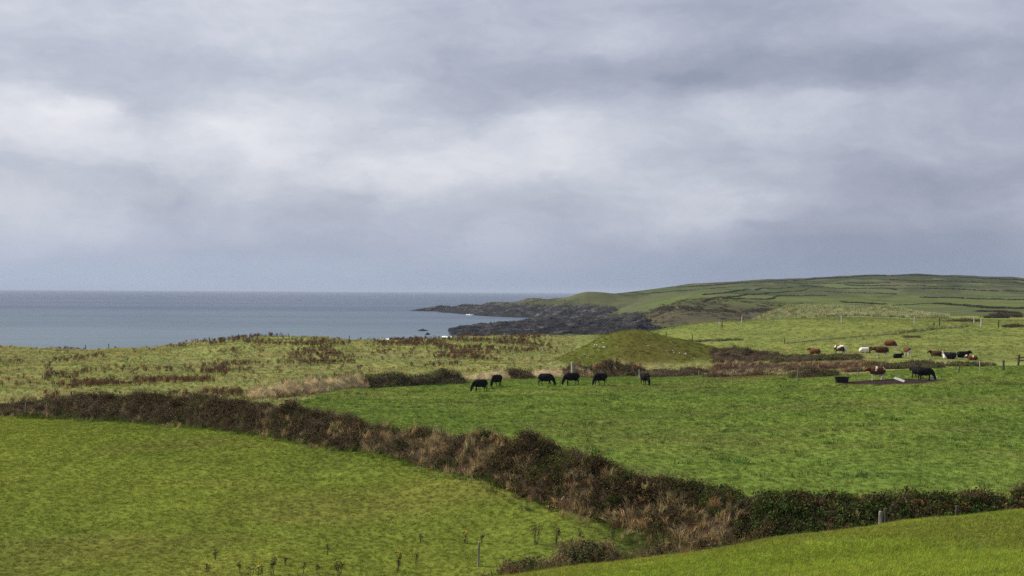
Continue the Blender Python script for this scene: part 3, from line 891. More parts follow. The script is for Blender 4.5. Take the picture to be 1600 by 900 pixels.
B_BROWN = np.array([.066, .047, .020]); B_GREEN = np.array([.046, .064, .012]); B_PURP = np.array([.088, .065, .031]); B_OLIVE = np.array([.060, .062, .022])
B_TAN = np.array([.38, .285, .14]); B_RUST = np.array([.13, .062, .028])
def tint_main(u, t, x, y, g):
    n = len(u)
    a = fbm(x / 2.5, y / 2.5, 300, 3); b = fbm(x / 1.4, y / 1.8, 301, 2)
    green = smooth01(-0.05, 0.25, a + 0.30 * smooth01(1000, 1200, u) + 0.1 * smooth01(0.6, 0.9, t))
    c = B_BROWN * (1 - green[:, None]) + B_GREEN * green[:, None]
    pr = g.uniform(size=n)
    c = np.where((pr < .25)[:, None], B_PURP, c)
    kind = np.zeros(n, int)
    canes = (g.uniform(size=n) < 0.34 * smooth01(900, 600, u) + 0.10)
    kind[canes] = 1
    # dead grass growing up the front face
    sw = interp([(-200, .12), (60, .2), (160, .30), (260, .12), (360, .08), (410, .30), (450, .48), (500, .18), (560, .32), (620, .55), (760, .66), (800, .38), (850, .32), (920, .50), (1000, .55), (1080, .5), (1150, .62), (1190, .45)], u)
    st = (b * 0.9 + sw > 0.41 + g.uniform(-.22, .22, n)) & (t < interp([(0, .35), (560, .45), (700, .62), (900, .42), (1200, .38)], u) + g.uniform(-.1, .1, n))
    kind[st] = 2
    tan = np.where((g.uniform(size=n) < .15)[:, None], B_RUST, B_TAN * (0.75 + 0.5 * g.uniform(size=(n, 1))))
    tan = np.where((g.uniform(size=n) < .22)[:, None], B_OLIVE, tan)
    c = np.where(st[:, None], tan, c)
    toe = (t < 0.10) & (g.uniform(size=n) < .5) & ~st
    c[toe] = np.array([.06, .085, .02]); kind[toe] = 2
    return vary(c, n, .25, .1, g), kind
TOP_MAIN = [(-400, 644), (-150, 636), (0, 631), (60, 621), (100, 617), (200, 610), (330, 613), (430, 625), (500, 636), (560, 653), (610, 661), (640, 665), (700, 672), (760, 676), (800, 680), (850, 684),
            (885, 691), (920, 706), (960, 720), (1000, 735), (1050, 750), (1120, 761), (1200, 766)]
make_hedge('bramble_hedge', 'long tangled brown bramble hedge with dead grass winding down to the ditch', -340, 1195, hf, 6.0, TOP_MAIN, tint_main, dens=13, seed=1, ridge=.55)

def tint_green(u, t, x, y, g):
    n = len(u); a = fbm(x / 2.2, y / 2.2, 310, 3)
    gr = smooth01(-0.45, 0.0, a - 0.25 * smooth01(1480, 1600, u) - 0.12 * smooth01(.3, .6, t))
    c = B_BROWN * 1.1 * (1 - gr[:, None]) + np.array([.054, .082, .018]) * gr[:, None]
    rust = g.uniform(size=n) < interp([(1190, .03), (1380, .05), (1420, .16), (1500, .14), (1600, .32)], u)
    c = np.where(rust[:, None], B_RUST * .7, c)
    kind = np.where(g.uniform(size=n) < .10, 1, 0)
    st = (t < .3) & (g.uniform(size=n) < .30)
    kind[st] = 2
    c = np.where(st[:, None], np.where((g.uniform(size=n) < .5)[:, None], B_OLIVE, B_TAN * .8), c)
    return vary(c, n, .28, .1, g), kind
make_hedge('clipped_hedge', 'dense dark green hedge running to the right edge behind the near field', 1170, 1960, hf, 5.0,
           [(1170, 764), (1200, 766), (1260, 769), (1300, 768), (1400, 764), (1450, 765), (1500, 762), (1600, 757), (1740, 750), (1960, 742)], tint_green, dens=13, seed=2, ridge=.55, protos=P_BUSH)

def tint_low(u, t, x, y, g):
    n = len(u); a = fbm(x / 1.5, y / 1.5, 320, 2)
    gr = smooth01(-0.2, 0.2, a - .3 * smooth01(900, 1000, u))
    c = B_TAN * .5 * (1 - gr[:, None]) + np.array([.036, .052, .015]) * gr[:, None]
    kind = np.where(g.uniform(size=n) < .1, 1, 0)
    st = g.uniform(size=n) < interp([(780, .35), (850, .2), (950, .3), (1000, .6), (1100, .7)], u); kind[st] = 2
    c = np.where(st[:, None], np.where((g.uniform(size=n) < .5)[:, None], B_TAN * .8, np.where((g.uniform(size=n) < .5)[:, None], B_RUST, B_OLIVE)), c)
    return vary(c, n, .25, .1, g), kind
make_hedge('low_bramble_thicket', 'low green bramble thicket in the ditch, just behind the near field', 775, 1120, lambda u: cf(u) + 6.5, 4.5,
           [(775, 884), (800, 876), (850, 860), (900, 852), (950, 850), (1000, 848), (1060, 846), (1120, 838)], tint_low, dens=14, seed=3, cat='thicket')

# scrub at the back of the pasture: each mass its own thing
def tint_of(mixes):
    cols = np.array([m[0] for m in mixes]); wts = np.array([m[1] for m in mixes]); kinds = np.array([m[2] for m in mixes])
    def f(u, t, x, y, g):
        n = len(u); a = fbm(x / 2.5, y / 2.5, 333, 2) * .9 + .5 + g.normal(0, .22, n)
        edges = np.cumsum(wts / wts.sum()); k = np.searchsorted(edges[:-1], np.clip(a, 0, .999))
        return vary(cols[k], n, .22, .1, g), kinds[k]
    return f
DG = np.array([.078, .092, .032]); DB = np.array([.092, .066, .042]); TN = np.array([.50, .38, .21]); OL = np.array([.11, .11, .045]); RS = np.array([.14, .065, .038]); PL = np.array([.34, .31, .16])
T_SCRUB = tint_of([(DG, .5, 0), (DB, .35, 0), (OL, .15, 0)])
T_BROWN = tint_of([(DB, .5, 0), (np.array([.085, .055, .045]), .3, 1), (DG, .2, 0)])
T_TAN = tint_of([(TN, .6, 2), (PL, .25, 2), (OL, .15, 2)])
T_MIX = tint_of([(TN, .25, 2), (DG, .3, 0), (RS, .2, 0), (DB, .25, 0)])
T_RUST = tint_of([(RS, .5, 0), (np.array([.11, .06, .035]), .25, 1), (TN, .25, 2)])
T_PALE = tint_of([(PL, .35, 2), (np.array([.17, .18, .06]), .45, 2), (OL, .2, 0)])
def scrub(name, label, u0, u1, d0, width, top, tf, seed, dens=5, clump=1.25, cat='scrub', tilt=0.0):
    return make_hedge(name, label, u0, u1, lambda u: d0 + tilt * (np.asarray(u, float) - u0), width, top, tf, dens=dens, clump=clump, seed=seed, cat=cat, group='scrub along the back of the pasture')
scrub('marram_bank', 'tan windblown tall grass bank at the pasture corner beyond the hedge', 385, 575, 136, 6, [(385, 604), (430, 594), (480, 589), (540, 583), (575, 586)], T_TAN, 10, 7, 1.2, 'tall grass', .09)
scrub('bramble_scrub', 'long dark green scrub bank behind the two leftmost black cows', 560, 722, 153, 5, [(560, 590), (600, 584), (650, 581), (690, 573), (715, 580), (722, 586)], T_SCRUB, 11, 6, tilt=.04)
scrub('tall_dead_grass', 'pale tall dead grass between the long scrub bank and the round bush', 715, 800, 168, 5, [(715, 582), (740, 577), (770, 576), (800, 578)], T_TAN, 12, 6, 1.1, 'tall grass')
scrub('round_bush', 'rounded dark green bush standing alone above the black cows', 785, 834, 169, 4.5, [(785, 577), (800, 570), (815, 570), (834, 576)], T_SCRUB, 13, 8, 1.1, 'bush')
scrub('pale_grass_bank', 'pale tan tall grass between round bush and grey post', 826, 885, 171, 4.5, [(826, 578), (850, 571), (885, 574)], T_TAN, 14, 6, 1.1, 'tall grass')
scrub('bramble_scrub', 'brown and tan scrub below the grassy mound, behind the grey post', 872, 1012, 173, 6, [(872, 574), (900, 566), (940, 563), (975, 565), (1012, 572)], T_MIX, 15, 6)
scrub('bramble_scrub', 'low dark brown scrub right of the lone forward-facing black cow', 1010, 1105, 170, 5, [(1010, 578), (1040, 571), (1075, 570), (1105, 577)], T_BROWN, 16, 7, 1.1)
scrub('bramble_scrub', 'low mixed olive scrub between the mound foot and thin fence stake', 1100, 1232, 166, 5, [(1100, 584), (1135, 580), (1180, 580), (1232, 574)], T_MIX, 17, 7, 1.0)
scrub('bramble_scrub', 'dark brown thicket on the rise right of the grassy mound', 1112, 1215, 190, 8, [(1112, 552), (1135, 543), (1160, 541), (1190, 545), (1215, 551)], T_BROWN, 18, 6, 1.2, 'thicket')
scrub('bramble_scrub', 'long grey-brown thicket below the lying brown cow', 1205, 1345, 184, 8, [(1205, 551), (1250, 552), (1290, 555), (1345, 553)], T_SCRUB, 19, 6, 1.2, 'thicket')
scrub('bracken_patch', 'rust-red dead bracken in the hollow between two thickets', 1110, 1365, 170, 8, [(1110, 568), (1180, 565), (1280, 568), (1365, 566)], T_RUST, 20, 6, 1.0, 'bracken')
scrub('bramble_scrub', 'dark green bush behind the thin stake left of the black tub', 1236, 1308, 159, 4.5, [(1236, 578), (1265, 572), (1290, 574), (1308, 585)], T_SCRUB, 21, 8, 1.1, 'bush')
scrub('bramble_scrub', 'small green bush just left of the standing brown and white cow', 1318, 1356, 163, 4, [(1318, 578), (1338, 569), (1356, 575)], T_MIX, 22, 8, 1.0, 'bush')
scrub('bramble_scrub', 'olive scrub behind the standing brown and white cow', 1352, 1402, 166, 5, [(1352, 570), (1375, 563), (1402, 568)], T_SCRUB, 23, 7, 1.1)
scrub('bramble_scrub', 'large dark green bush behind the pair of black cows', 1396, 1472, 166, 6, [(1396, 568), (1420, 562), (1448, 559), (1472, 570)], T_SCRUB, 24, 8, 1.2, 'bush')
scrub('tall_dead_grass', 'small tan grass clump between the two right-hand bushes', 1466, 1492, 169, 4, [(1466, 571), (1480, 567), (1492, 570)], T_TAN, 25, 7, .9, 'tall grass')
scrub('bramble_scrub', 'dark green bush crossed by the white stake at right', 1482, 1534, 168, 5, [(1482, 570), (1505, 564), (1534, 567)], T_SCRUB, 26, 8, 1.1, 'bush')
scrub('bramble_scrub', 'small tapering bush at the right end of the scrub line', 1530, 1553, 169, 4, [(1530, 569), (1540, 565), (1553, 575)], T_MIX, 27, 8, 1.0, 'bush')
# scrub far out on the right fields and the dune crest
scrub('field_bank', 'low tan grass bank with rushes crossing the far right field', 1395, 1512, 262, 6, [(1395, 533), (1440, 526), (1480, 516), (1512, 514)], T_PALE, 28, 3, 1.0, 'bank', .35)
scrub('field_bush', 'small dark green bush on the tan bank of the right field', 1412, 1438, 252, 3.5, [(1412, 528), (1425, 522), (1438, 527)], T_SCRUB, 33, 8, .9, 'bush')
scrub('field_bank', 'thin rough grass bank above the cows in the right field', 1225, 1395, 245, 4, [(1225, 540), (1280, 537), (1340, 533), (1395, 532)], T_PALE, 29, 2.2, .6, 'bank', .1)
scrub('field_bank', 'low olive bank right behind the mound in the middle distance', 1045, 1160, 262, 4, [(1045, 536), (1080, 532), (1120, 535), (1160, 539)], tint_of([(OL, .7, 0), (DG, .3, 0)]), 30, 3, .9, 'bank')
scrub('dune_shrub', 'green marram hump on the dune edge by the rock shelf', 706, 760, 283, 5, [(706, 530), (725, 519), (740, 522), (760, 527)], tint_of([(OL, .6, 2), (np.array([.07, .09, .035]), .4, 0)]), 31, 5, 1.1, 'dune grass')
scrub('dune_shrub', 'dark green shrub hump on the dune crest at left of centre', 385, 470, 262, 5, [(385, 536), (405, 529), (430, 529), (470, 535)], tint_of([(OL, .5, 0), (np.array([.07, .09, .035]), .5, 0)]), 32, 4, 1.0, 'dune grass')

# ------------------------------------------------------------------ rough dune pasture: tussocks and dead docks
def machair():
    keep = lambda u, y, x: (y > np.where(u < 440, hf(u) + 5.0, sf(u))) & (y < kf(u) + 14) & (mound(x, y) < 0.2) & ((u < 900) | (y < 225))
    x, y, u = sample_zone(112, 310, -130, 1240, 1.9, keep)
    a = fbm(x / 7, y / 9, 400, 3); n = len(x)
    tan = smooth01(-0.2, 0.5, a + RNG.normal(0, .2, n) + 0.3 * smooth01(400, 100, u) * smooth01(200, 250, y))
    c = np.array([.185, .215, .055]) * (1 - tan[:, None]) + np.array([.33, .295, .12]) * tan[:, None]
    s = RNG.uniform(.5, 1.1, n) * (0.5 + 0.4 * tan)
    o = scatter('dune_grass', P_MARRAM, np.stack([x, y, H(x, y)], 1), vary(c, n, .16), np.stack([s * 1.5, s * 1.5, s], 1))
    tag(o, 'rough pale dune grass covering the common behind the hedge', 'grass', kind='stuff')
    # dead docks in drifts
    x, y, u = sample_zone(122, 300, -130, 1010, 1.7, lambda u, y, x: keep(u, y, x) & (y < kf(u) - 7))
    a = fbm(x / 11, y / 15, 410, 3); n = len(x)
    band = 0.34 * np.exp(-((y - interp([(-200, 150), (150, 152), (300, 172), (420, 215), (700, 222), (900, 232)], u)) / 24) ** 2) + 0.28 * smooth01(225, 262, y) * smooth01(180, 420, u)
    pr = (smooth01(0.22, 0.62, a + band) * 0.8 + 0.015) * smooth01(1000, 900, u) * (1 - smooth01(800, 890, u) * smooth01(214, 226, y))
    m = RNG.uniform(size=n) < pr
    x, y, u = x[m], y[m], u[m]; n = len(x)
    c = np.where(RNG.uniform(size=(n, 1)) < .7, np.array([.12, .068, .044]), np.array([.15, .095, .058]))
    s = RNG.uniform(.4, .85, n)
    o = scatter('dead_docks', P_DOCK, np.stack([x, y, H(x, y)], 1), vary(c, n, .2), np.stack([s * 1.5, s * 1.5, s], 1))
    tag(o, 'dark red-brown dead dock stalks in drifts over the dune grass', 'weeds', kind='stuff')
machair()
def far_turf():
    # mound, right-hand fields
    x, y, u = sample_zone(180, 228, 840, 1180, 3.0, lambda u, y, x: mound(x, y) > 0.1)
    n = len(x); s = RNG.uniform(.5, 1.2, n)
    o = scatter('mound_grass', P_GRASS, np.stack([x, y, H(x, y)], 1), vary(cover(x, y), n, .18), np.stack([s * 2, s * 2, s * 1.2], 1))
    tag(o, 'short olive grass on the rounded mound', 'grass', kind='stuff')
    x, y, u = sample_zone(176, 420, 880, 1720, 0.55, lambda u, y, x: (mound(x, y) < .1) & (y < kf(u)) & ((u > 1180) | (y > 226)))
    n = len(x); s = RNG.uniform(.5, 1.3, n)
    o = scatter('right_field_grass', P_GRASS, np.stack([x, y, H(x, y)], 1), vary(cover(x, y), n, .12), np.stack([s * 3, s * 3, s * 1.2], 1))
    tag(o, 'pale grass of the open fields behind the brown cows', 'grass', kind='stuff')
    x, y, u = sample_zone(415, 540, 1110, 1480, .9, lambda u, y, x: (np.hypot(x, y) > 436 + 8 * pn(x / 9, y / 9, 93)) & (y < 540))
    n = len(x); s = RNG.uniform(.8, 1.6, n)
    c = np.where(RNG.uniform(size=(n, 1)) < .6, np.array([.32, .32, .155]), np.array([.17, .19, .075]))
    o = scatter('marram_grass', P_MARRAM, np.stack([x, y, H(x, y)], 1), vary(c, n, .15), np.stack([s * 2.2, s * 2.2, s * 1.7], 1))
    tag(o, 'pale marram grass on the far dune ridge', 'grass', kind='stuff')
    x, y, u = sample_zone(335, 470, 960, 1200, .3, lambda u, y, x: (y > kf(u) - 15) & (y < kf(u) + 6))
    n = len(x); s = RNG.uniform(.6, 1.2, n)
    o = scatter('cliff_edge_grass', P_MARRAM, np.stack([x, y, H(x, y)], 1), vary(np.array([.19, .19, .08]), n, .15), np.stack([s * 2, s * 2, s * 1.0], 1))
    tag(o, 'ragged grass fringe along the low cliff edge', 'grass', kind='stuff')
far_turf()

# ------------------------------------------------------------------ hedgerows and thickets on the far hill
def far_hedge(pts, hgt, wid, label, col, seed, cat='hedgerow', dmin=560):
    g = np.random.default_rng(500 + seed)
    P = [hit(px, py, dmin) for px, py in pts]
    # walk along the ground between the points
    seg = []
    for a, b in zip(P[:-1], P[1:]):
        n = max(2, int(np.hypot(*(b - a)[:2]) / 0.9))
        t = np.linspace(0, 1, n, endpoint=False)
        seg.append(a[None, :2] * (1 - t[:, None]) + b[None, :2] * t[:, None])
    xy = np.vstack(seg)
    if len(xy) > 900: xy = xy[::len(xy) // 900 + 1]
    gap = pn(np.arange(len(xy)) / 14.0, np.full(len(xy), seed * 3.7), seed) > -0.36
    xy = xy[gap] if gap.sum() > 6 else xy
    k = 2; xy = np.repeat(xy, k, 0) + g.normal(0, wid * .35, (len(xy) * k, 2))
    z = H(xy[:, 0], xy[:, 1])
    n = len(xy); s = hgt * g.uniform(.7, 1.5, n)
    root = P[len(P) // 2]
    e = empty('hedgerow' if cat == 'hedgerow' else 'thicket', root)
    o = scatter('foliage', P_BUSH, np.stack([xy[:, 0], xy[:, 1], z], 1) - root, vary(col, n, .2, .1, g), np.stack([s * 2.4, s * 2.4, s * 1.6], 1), rng=g)
    o.parent = e; o['kind'] = 'stuff'
    tag(e, label, cat, 'field hedges on the far hill')
    return e
HB = np.array([.040, .045, .022]); HBR = np.array([.055, .045, .030])
HILL = [
    ([(1060, 449), (1110, 446), (1160, 442), (1230, 439)], 1.0, 2, 'dark hedge along the skyline at the left of the hill', HB),
    ([(1240, 438.5), (1290, 435), (1350, 431.5), (1415, 430)], 1.2, 2, 'dark hedge along the skyline up to the hilltop', HB),
    ([(1420, 430), (1480, 432), (1530, 435), (1600, 439)], 1.2, 2, 'dark hedge along the skyline falling from the hilltop to the right edge', HB),
    ([(985, 458), (1030, 457), (1080, 454), (1140, 450)], .8, 2, 'faint hedge low on the left shoulder of the hill', HB),
    ([(1100, 461), (1150, 455), (1190, 451), (1240, 450)], .9, 2, 'hedge climbing right from the left foot of the hill', HB),
    ([(1130, 467), (1180, 468), (1230, 463), (1290, 462)], .9, 2, 'curving hedge across the bright lower slope', HB),
    ([(1100, 473), (1140, 464), (1200, 458), (1262, 452)], .8, 2, 'hedge slanting up the bright middle slope', HB),
    ([(1250, 447), (1300, 450), (1350, 451), (1400, 453)], .9, 3, 'short dark hedge high in the middle of the hill', HB),
    ([(1320, 445), (1380, 447), (1440, 446), (1500, 448)], .9, 3, 'long dark hedge across the upper hill', HB),
    ([(1390, 437), (1450, 440), (1520, 441), (1600, 445)], 1.0, 4, 'dark heathy strip just below the hilltop', HBR),
    ([(1440, 452), (1500, 452), (1560, 455), (1600, 456)], 1.0, 4, 'dark strip halfway down the right slope', HBR),
    ([(1440, 465), (1500, 466), (1560, 468), (1600, 469)], 1.0, 4, 'broad brown hedge above the lower right fields', HBR),
    ([(1316, 472), (1350, 474), (1385, 476)], 1.0, 3, 'short thick hedge in the middle of the lower slope', HB),
    ([(1390, 478), (1430, 476), (1460, 474)], .6, 2, 'thin hedge right of the short thick one', HB),
    ([(1462, 475), (1510, 478), (1560, 482), (1600, 483)], 1.1, 3, 'thick dark hedge across the lower right slope', HB),
    ([(1530, 486), (1560, 487), (1590, 490)], .8, 3, 'thin brown hedge low at the right edge', HBR),
    ([(1210, 443), (1260, 444), (1330, 441), (1390, 443)], .8, 2, 'pale broken hedge under the skyline', HB),
    ([(1290, 456), (1350, 458), (1400, 460)], .7, 2, 'faint hedge at the foot of the upper hill', HB),
]
for i, (pts, hgt, wid, lab, col) in enumerate(HILL):
    far_hedge(pts, hgt, wid, lab, col, i)
far_hedge([(1545, 497), (1570, 494), (1600, 496)], 1.4, 5, 'dark brown thicket at the right edge beyond the far field', HBR, 40, 'thicket', 380)
far_hedge([(1345, 490), (1365, 488), (1385, 491)], 1.3, 4, 'dark brown hump of scrub behind the pale dunes', np.array([.05, .032, .028]), 41, 'thicket', 520)
def cliff_scrub():
    x, y, u = sample_zone(735, 900, 985, 1370, .035, lambda u, y, x: pn(x / 30, y / 30, 91) > -.25)
    n = len(x); s = RNG.uniform(.8, 2.0, n)
    c = np.where(pn(x / 25, y / 25, 92)[:, None] > 0.05, np.array([.115, .115, .055]), np.array([.118, .096, .064]))
    o = scatter('cliff_scrub', P_BUSH, np.stack([x, y, H(x, y)], 1), vary(c, n, .2), np.stack([s * 4, s * 4, s * 1.2], 1))
    tag(o, 'brown and olive scrub clothing the slope above the shore', 'scrub', kind='stuff')
cliff_scrub()
far_hedge([(1020, 488), (1060, 484), (1110, 486), (1160, 490)], 1.3, 9, 'brown scrubby cliff slope above the rock shelf', np.array([.075, .062, .038]), 42, 'thicket', 600)
far_hedge([(1170, 488), (1220, 484), (1280, 487), (1330, 490)], 1.3, 9, 'grey-brown scrub on the slope behind the pale dunes', np.array([.070, .060, .040]), 43, 'thicket', 600)
far_hedge([(1497, 503), (1510, 502), (1521, 503)], .9, 3, 'low brown earth bank beside a pale post in the far field', np.array([.10, .066, .05]), 45, 'bank', 330)
far_hedge([(1575, 512), (1590, 510), (1600, 511)], .8, 2, 'small dark bush in the field at the right edge', HBR, 44, 'thicket', 300)

# ------------------------------------------------------------------ posts
def post_mesh(h, r, seed, rough=0.18, cone=True):
    g = np.random.default_rng(seed); k = 7; V = []; Fq = []
    levels = [-0.15, 0.0, h * .35, h * .7, h * .97, h]
    lx, ly = g.normal(0, .03, 2) * h
    for i, z in enumerate(levels):
        rr = r * (1 - .12 * i / 5) * (0.62 if i == 5 else 1)
        for j in range(k):
            a = j / k * 2 * math.pi; q = rr * (1 + g.uniform(-rough, rough) * .5)
            V.append((q * math.cos(a) + lx * z / h, q * math.sin(a) + ly * z / h, z + (g.uniform(-.01, .01) if i == 5 else 0)))
    for i in range(5):
        for j in range(k): Fq.append((i * k + j, i * k + (j + 1) % k, (i + 1) * k + (j + 1) % k, (i + 1) * k + j))
    me = bpy.data.meshes.new('post'); me.from_pydata(V, [], Fq + [tuple(range(5 * k, 6 * k))]); me.update()
    return me
def post(px, py, h, r, label, mat, seed, dmin=42, dmax=2600, lean=None, d=None):
    p = hit(px, py, dmin, dmax) if d is None else ground(px, d)
    o = add_obj('fence_post', post_mesh(h, r, seed), mat); o.location = p
    if lean: o.rotation_euler = (0, R(lean), 0)
    tag(o, label, 'post', 'old wooden fence posts')
    return o
M_POSTW = mat_simple('pale_grey_post', (0.36, 0.35, 0.32), .9, 10, .25, (1, 1, .15), .3)
POSTS = [  # x, y foot, height, radius, label, material, dmin, lean
    (747, 886, 1.25, .055, 'pale slim post alone in the grass at bottom centre', M_POST, 60, 2),
    (407, 676, 1.15, .06, 'grey post in front of the hedge below its highest part', M_POST, 85, -2),
    (474, 680, 1.3, .055, 'leaning grey post against the hedge, next right of an upright one', M_POST, 85, -13),
    (39, 650, 1.1, .06, 'grey post in the hedge at the far left', M_POST, 85, 2),
    (1375, 833, .85, .09, 'stub of pale post where the clipped hedge meets the near field', M_POST, None, 3),
    (1385, 833, .95, .09, 'darker post stub close beside a pale one under the clipped hedge', M_POSTD, None, -2),
    (1493, 822, .95, .07, 'reddish post stub under the right part of the clipped hedge', M_POSTD, None, 3),
    (972, 800, 1.2, .09, 'old grey post half hidden in the dead grass of the hedge', M_POST, 66, 4),
    (656, 601, 1.0, .035, 'thin white stake in front of the long scrub bank', M_POSTW, 120, 0),
    (894, 592, 2.0, .14, 'stout tall pale grey post behind a black cow below the mound', M_POSTW, 120, 0),
    (999, 592, 1.1, .06, 'short pale post left of the forward-facing black cow', M_POSTW, 120, 0),
    (1092, 594, 1.1, .06, 'thin post before the dark brown scrub below the mound', M_POST, 120, 0),
    (1144, 596, 1.1, .06, 'thin post among the mixed olive scrub', M_POST, 120, 0),
    (1245, 599, 1.6, .055, 'tall thin stake left of the black tub', M_POST, 120, 0),
    (1324, 598, 1.05, .055, 'thin grey post touching the right end of the black tub', M_POST, 120, 0),
    (1341, 590, .9, .055, 'short pale post between the black tub and brown cow', M_POST, 120, 0),
    (1531, 579, 1.1, .06, 'white stake in the right-hand bushes', M_POSTW, 120, 0),
    (1498, 583, 1.0, .07, 'dark post in front of the right-hand bush', M_POSTD, 120, 4),
    (1568, 579, 1.2, .13, 'thick dark post standing in the gap right of the scrub', M_POSTD, 120, 0),
    (880, 524, 1.5, .10, 'pale post on the skyline above the dock drifts', M_POSTW, 200, 0),
    (861, 527, 1.0, .07, 'small post left of the pale skyline post', M_POST, 200, 0),
    (788, 529, 1.0, .07, 'small pale post above the left dock drift', M_POSTW, 200, 0),
    (1041, 531, 1.5, .10, 'dark post on the slope just right of the mound top', M_POSTD, 225, 0),
    (1082, 532, 1.0, .09, 'short dark post on the olive bank behind the mound', M_POSTD, 225, 0),
    (1124, 512, 1.2, .12, 'pale post at the top of the middle field', M_POSTW, 250, 0),
    (1128, 512, 1.2, .12, 'dark post beside the pale one at the top of the middle field', M_POSTD, 250, 0),
    (1226, 537, .9, .08, 'small dark post in the field above the brown thicket', M_POSTD, 200, 0),
    (1159, 505, 1.6, .14, 'pale post before the left end of the far dunes', M_POSTW, 300, 0),
    (1315, 505, 1.7, .14, 'pale post before the middle of the far dunes', M_POSTW, 300, 0),
    (1429, 506, 1.6, .14, 'pale post before the right end of the far dunes', M_POSTW, 300, 0),
    (1459, 512, 1.2, .12, 'small dark post near the earth bank in the far field', M_POSTD, 240, 0),
    (1468, 512, 2.0, .14, 'taller dark post near the earth bank in the far field', M_POSTD, 240, 0),
    (1533, 512, 2.0, .16, 'stout pale gatepost in the far right field', M_POSTW, 240, 0),
    (1560, 513, 1.8, .14, 'dark gatepost far right in the field', M_POSTD, 240, 0),
    (1522, 505, 1.6, .14, 'pale post at the right end of the brown earth bank', M_POSTW, 300, 0),
]
for i, (px, py, h, r, lab, m, dm, ln) in enumerate(POSTS):
    if dm is None: post(px, py, h, r, lab, m, i, d=float(cf(px)) + 0.9, lean=ln)
    else: post(px, py, h, r, lab, m, i, dmin=dm, lean=ln)
far_labels = ['first', 'second', 'third', 'fourth', 'fifth', 'sixth', 'seventh', 'eighth', 'ninth']
for i, (px, py, hh) in enumerate([(134, 543, 1.0), (170, 543, 1.0), (373, 533, 1.2), (390, 534, 1.2), (546, 536, 1.2), (633, 537, .9), (653, 537, .9), (716, 534, .9), (739, 535, 1.0)]):
    post(px, py, hh, .07, 'thin dark post on the dune crest, %s from the left' % far_labels[i], M_POSTD, 60 + i, 190, 300)

# post-and-rail fence at the right edge
def rail_fence():
    p = ground(1591, 171); q = ground(1680, 174)
    root = empty('rail_fence', p); tag(root, 'dark post and rail fence leaving the frame at right', 'fence')
    a = add_obj('post', post_mesh(1.25, .14, 90), M_POSTD, root)
    b = add_obj('post', post_mesh(1.25, .14, 91), M_POSTD, root); b.location = Vector(q - p)
    for z in (.55, .95):
        v0 = Vector((0, -.16, z)); v1 = Vector(q - p) + Vector((0, -.16, z)); dv = v1 - v0
        V = []; 
        for t in (0, 1):
            c = v0 + dv * t
            for sx, sz in ((-.03, -.06), (.03, -.06), (.03, .06), (-.03, .06)): V.append((c.x, c.y + sx, c.z + sz))
        me = bpy.data.meshes.new('rail'); me.from_pydata(V, [], [(0, 1, 5, 4), (1, 2, 6, 5), (2, 3, 7, 6), (3, 0, 4, 7), (0, 3, 2, 1), (4, 5, 6, 7)]); me.update()
        add_obj('rail', me, M_POSTD, root)
rail_fence()

# ------------------------------------------------------------------ cattle
def loft(V, Fq, path, k=10):
    """tube through (point, half width, half height) with caps; width is sideways"""
    pts = [np.array(p[0], float) for p in path]; n = len(pts); base = len(V)
    for i in range(n):
        tdir = pts[min(i + 1, n - 1)] - pts[max(i - 1, 0)]; tdir /= np.linalg.norm(tdir)
        ref = np.array([0, 1., 0]); 
        if abs(tdir @ ref) > .95: ref = np.array([1., 0, 0])
        sd = ref - tdir * (ref @ tdir); sd /= np.linalg.norm(sd); up = np.cross(tdir, sd)
        for j in range(k):
            a = j / k * 2 * math.pi
            V.append(pts[i] + sd * math.cos(a) * path[i][1] + up * math.sin(a) * path[i][2])
    for i in range(n - 1):
        for j in range(k):
            a, b = base + i * k + j, base + i * k + (j + 1) % k
            Fq.append((a, b, b + k, a + k))
    Fq.append(tuple(range(base + k - 1, base - 1, -1))); Fq.append(tuple(range(base + (n - 1) * k, base + n * k)))

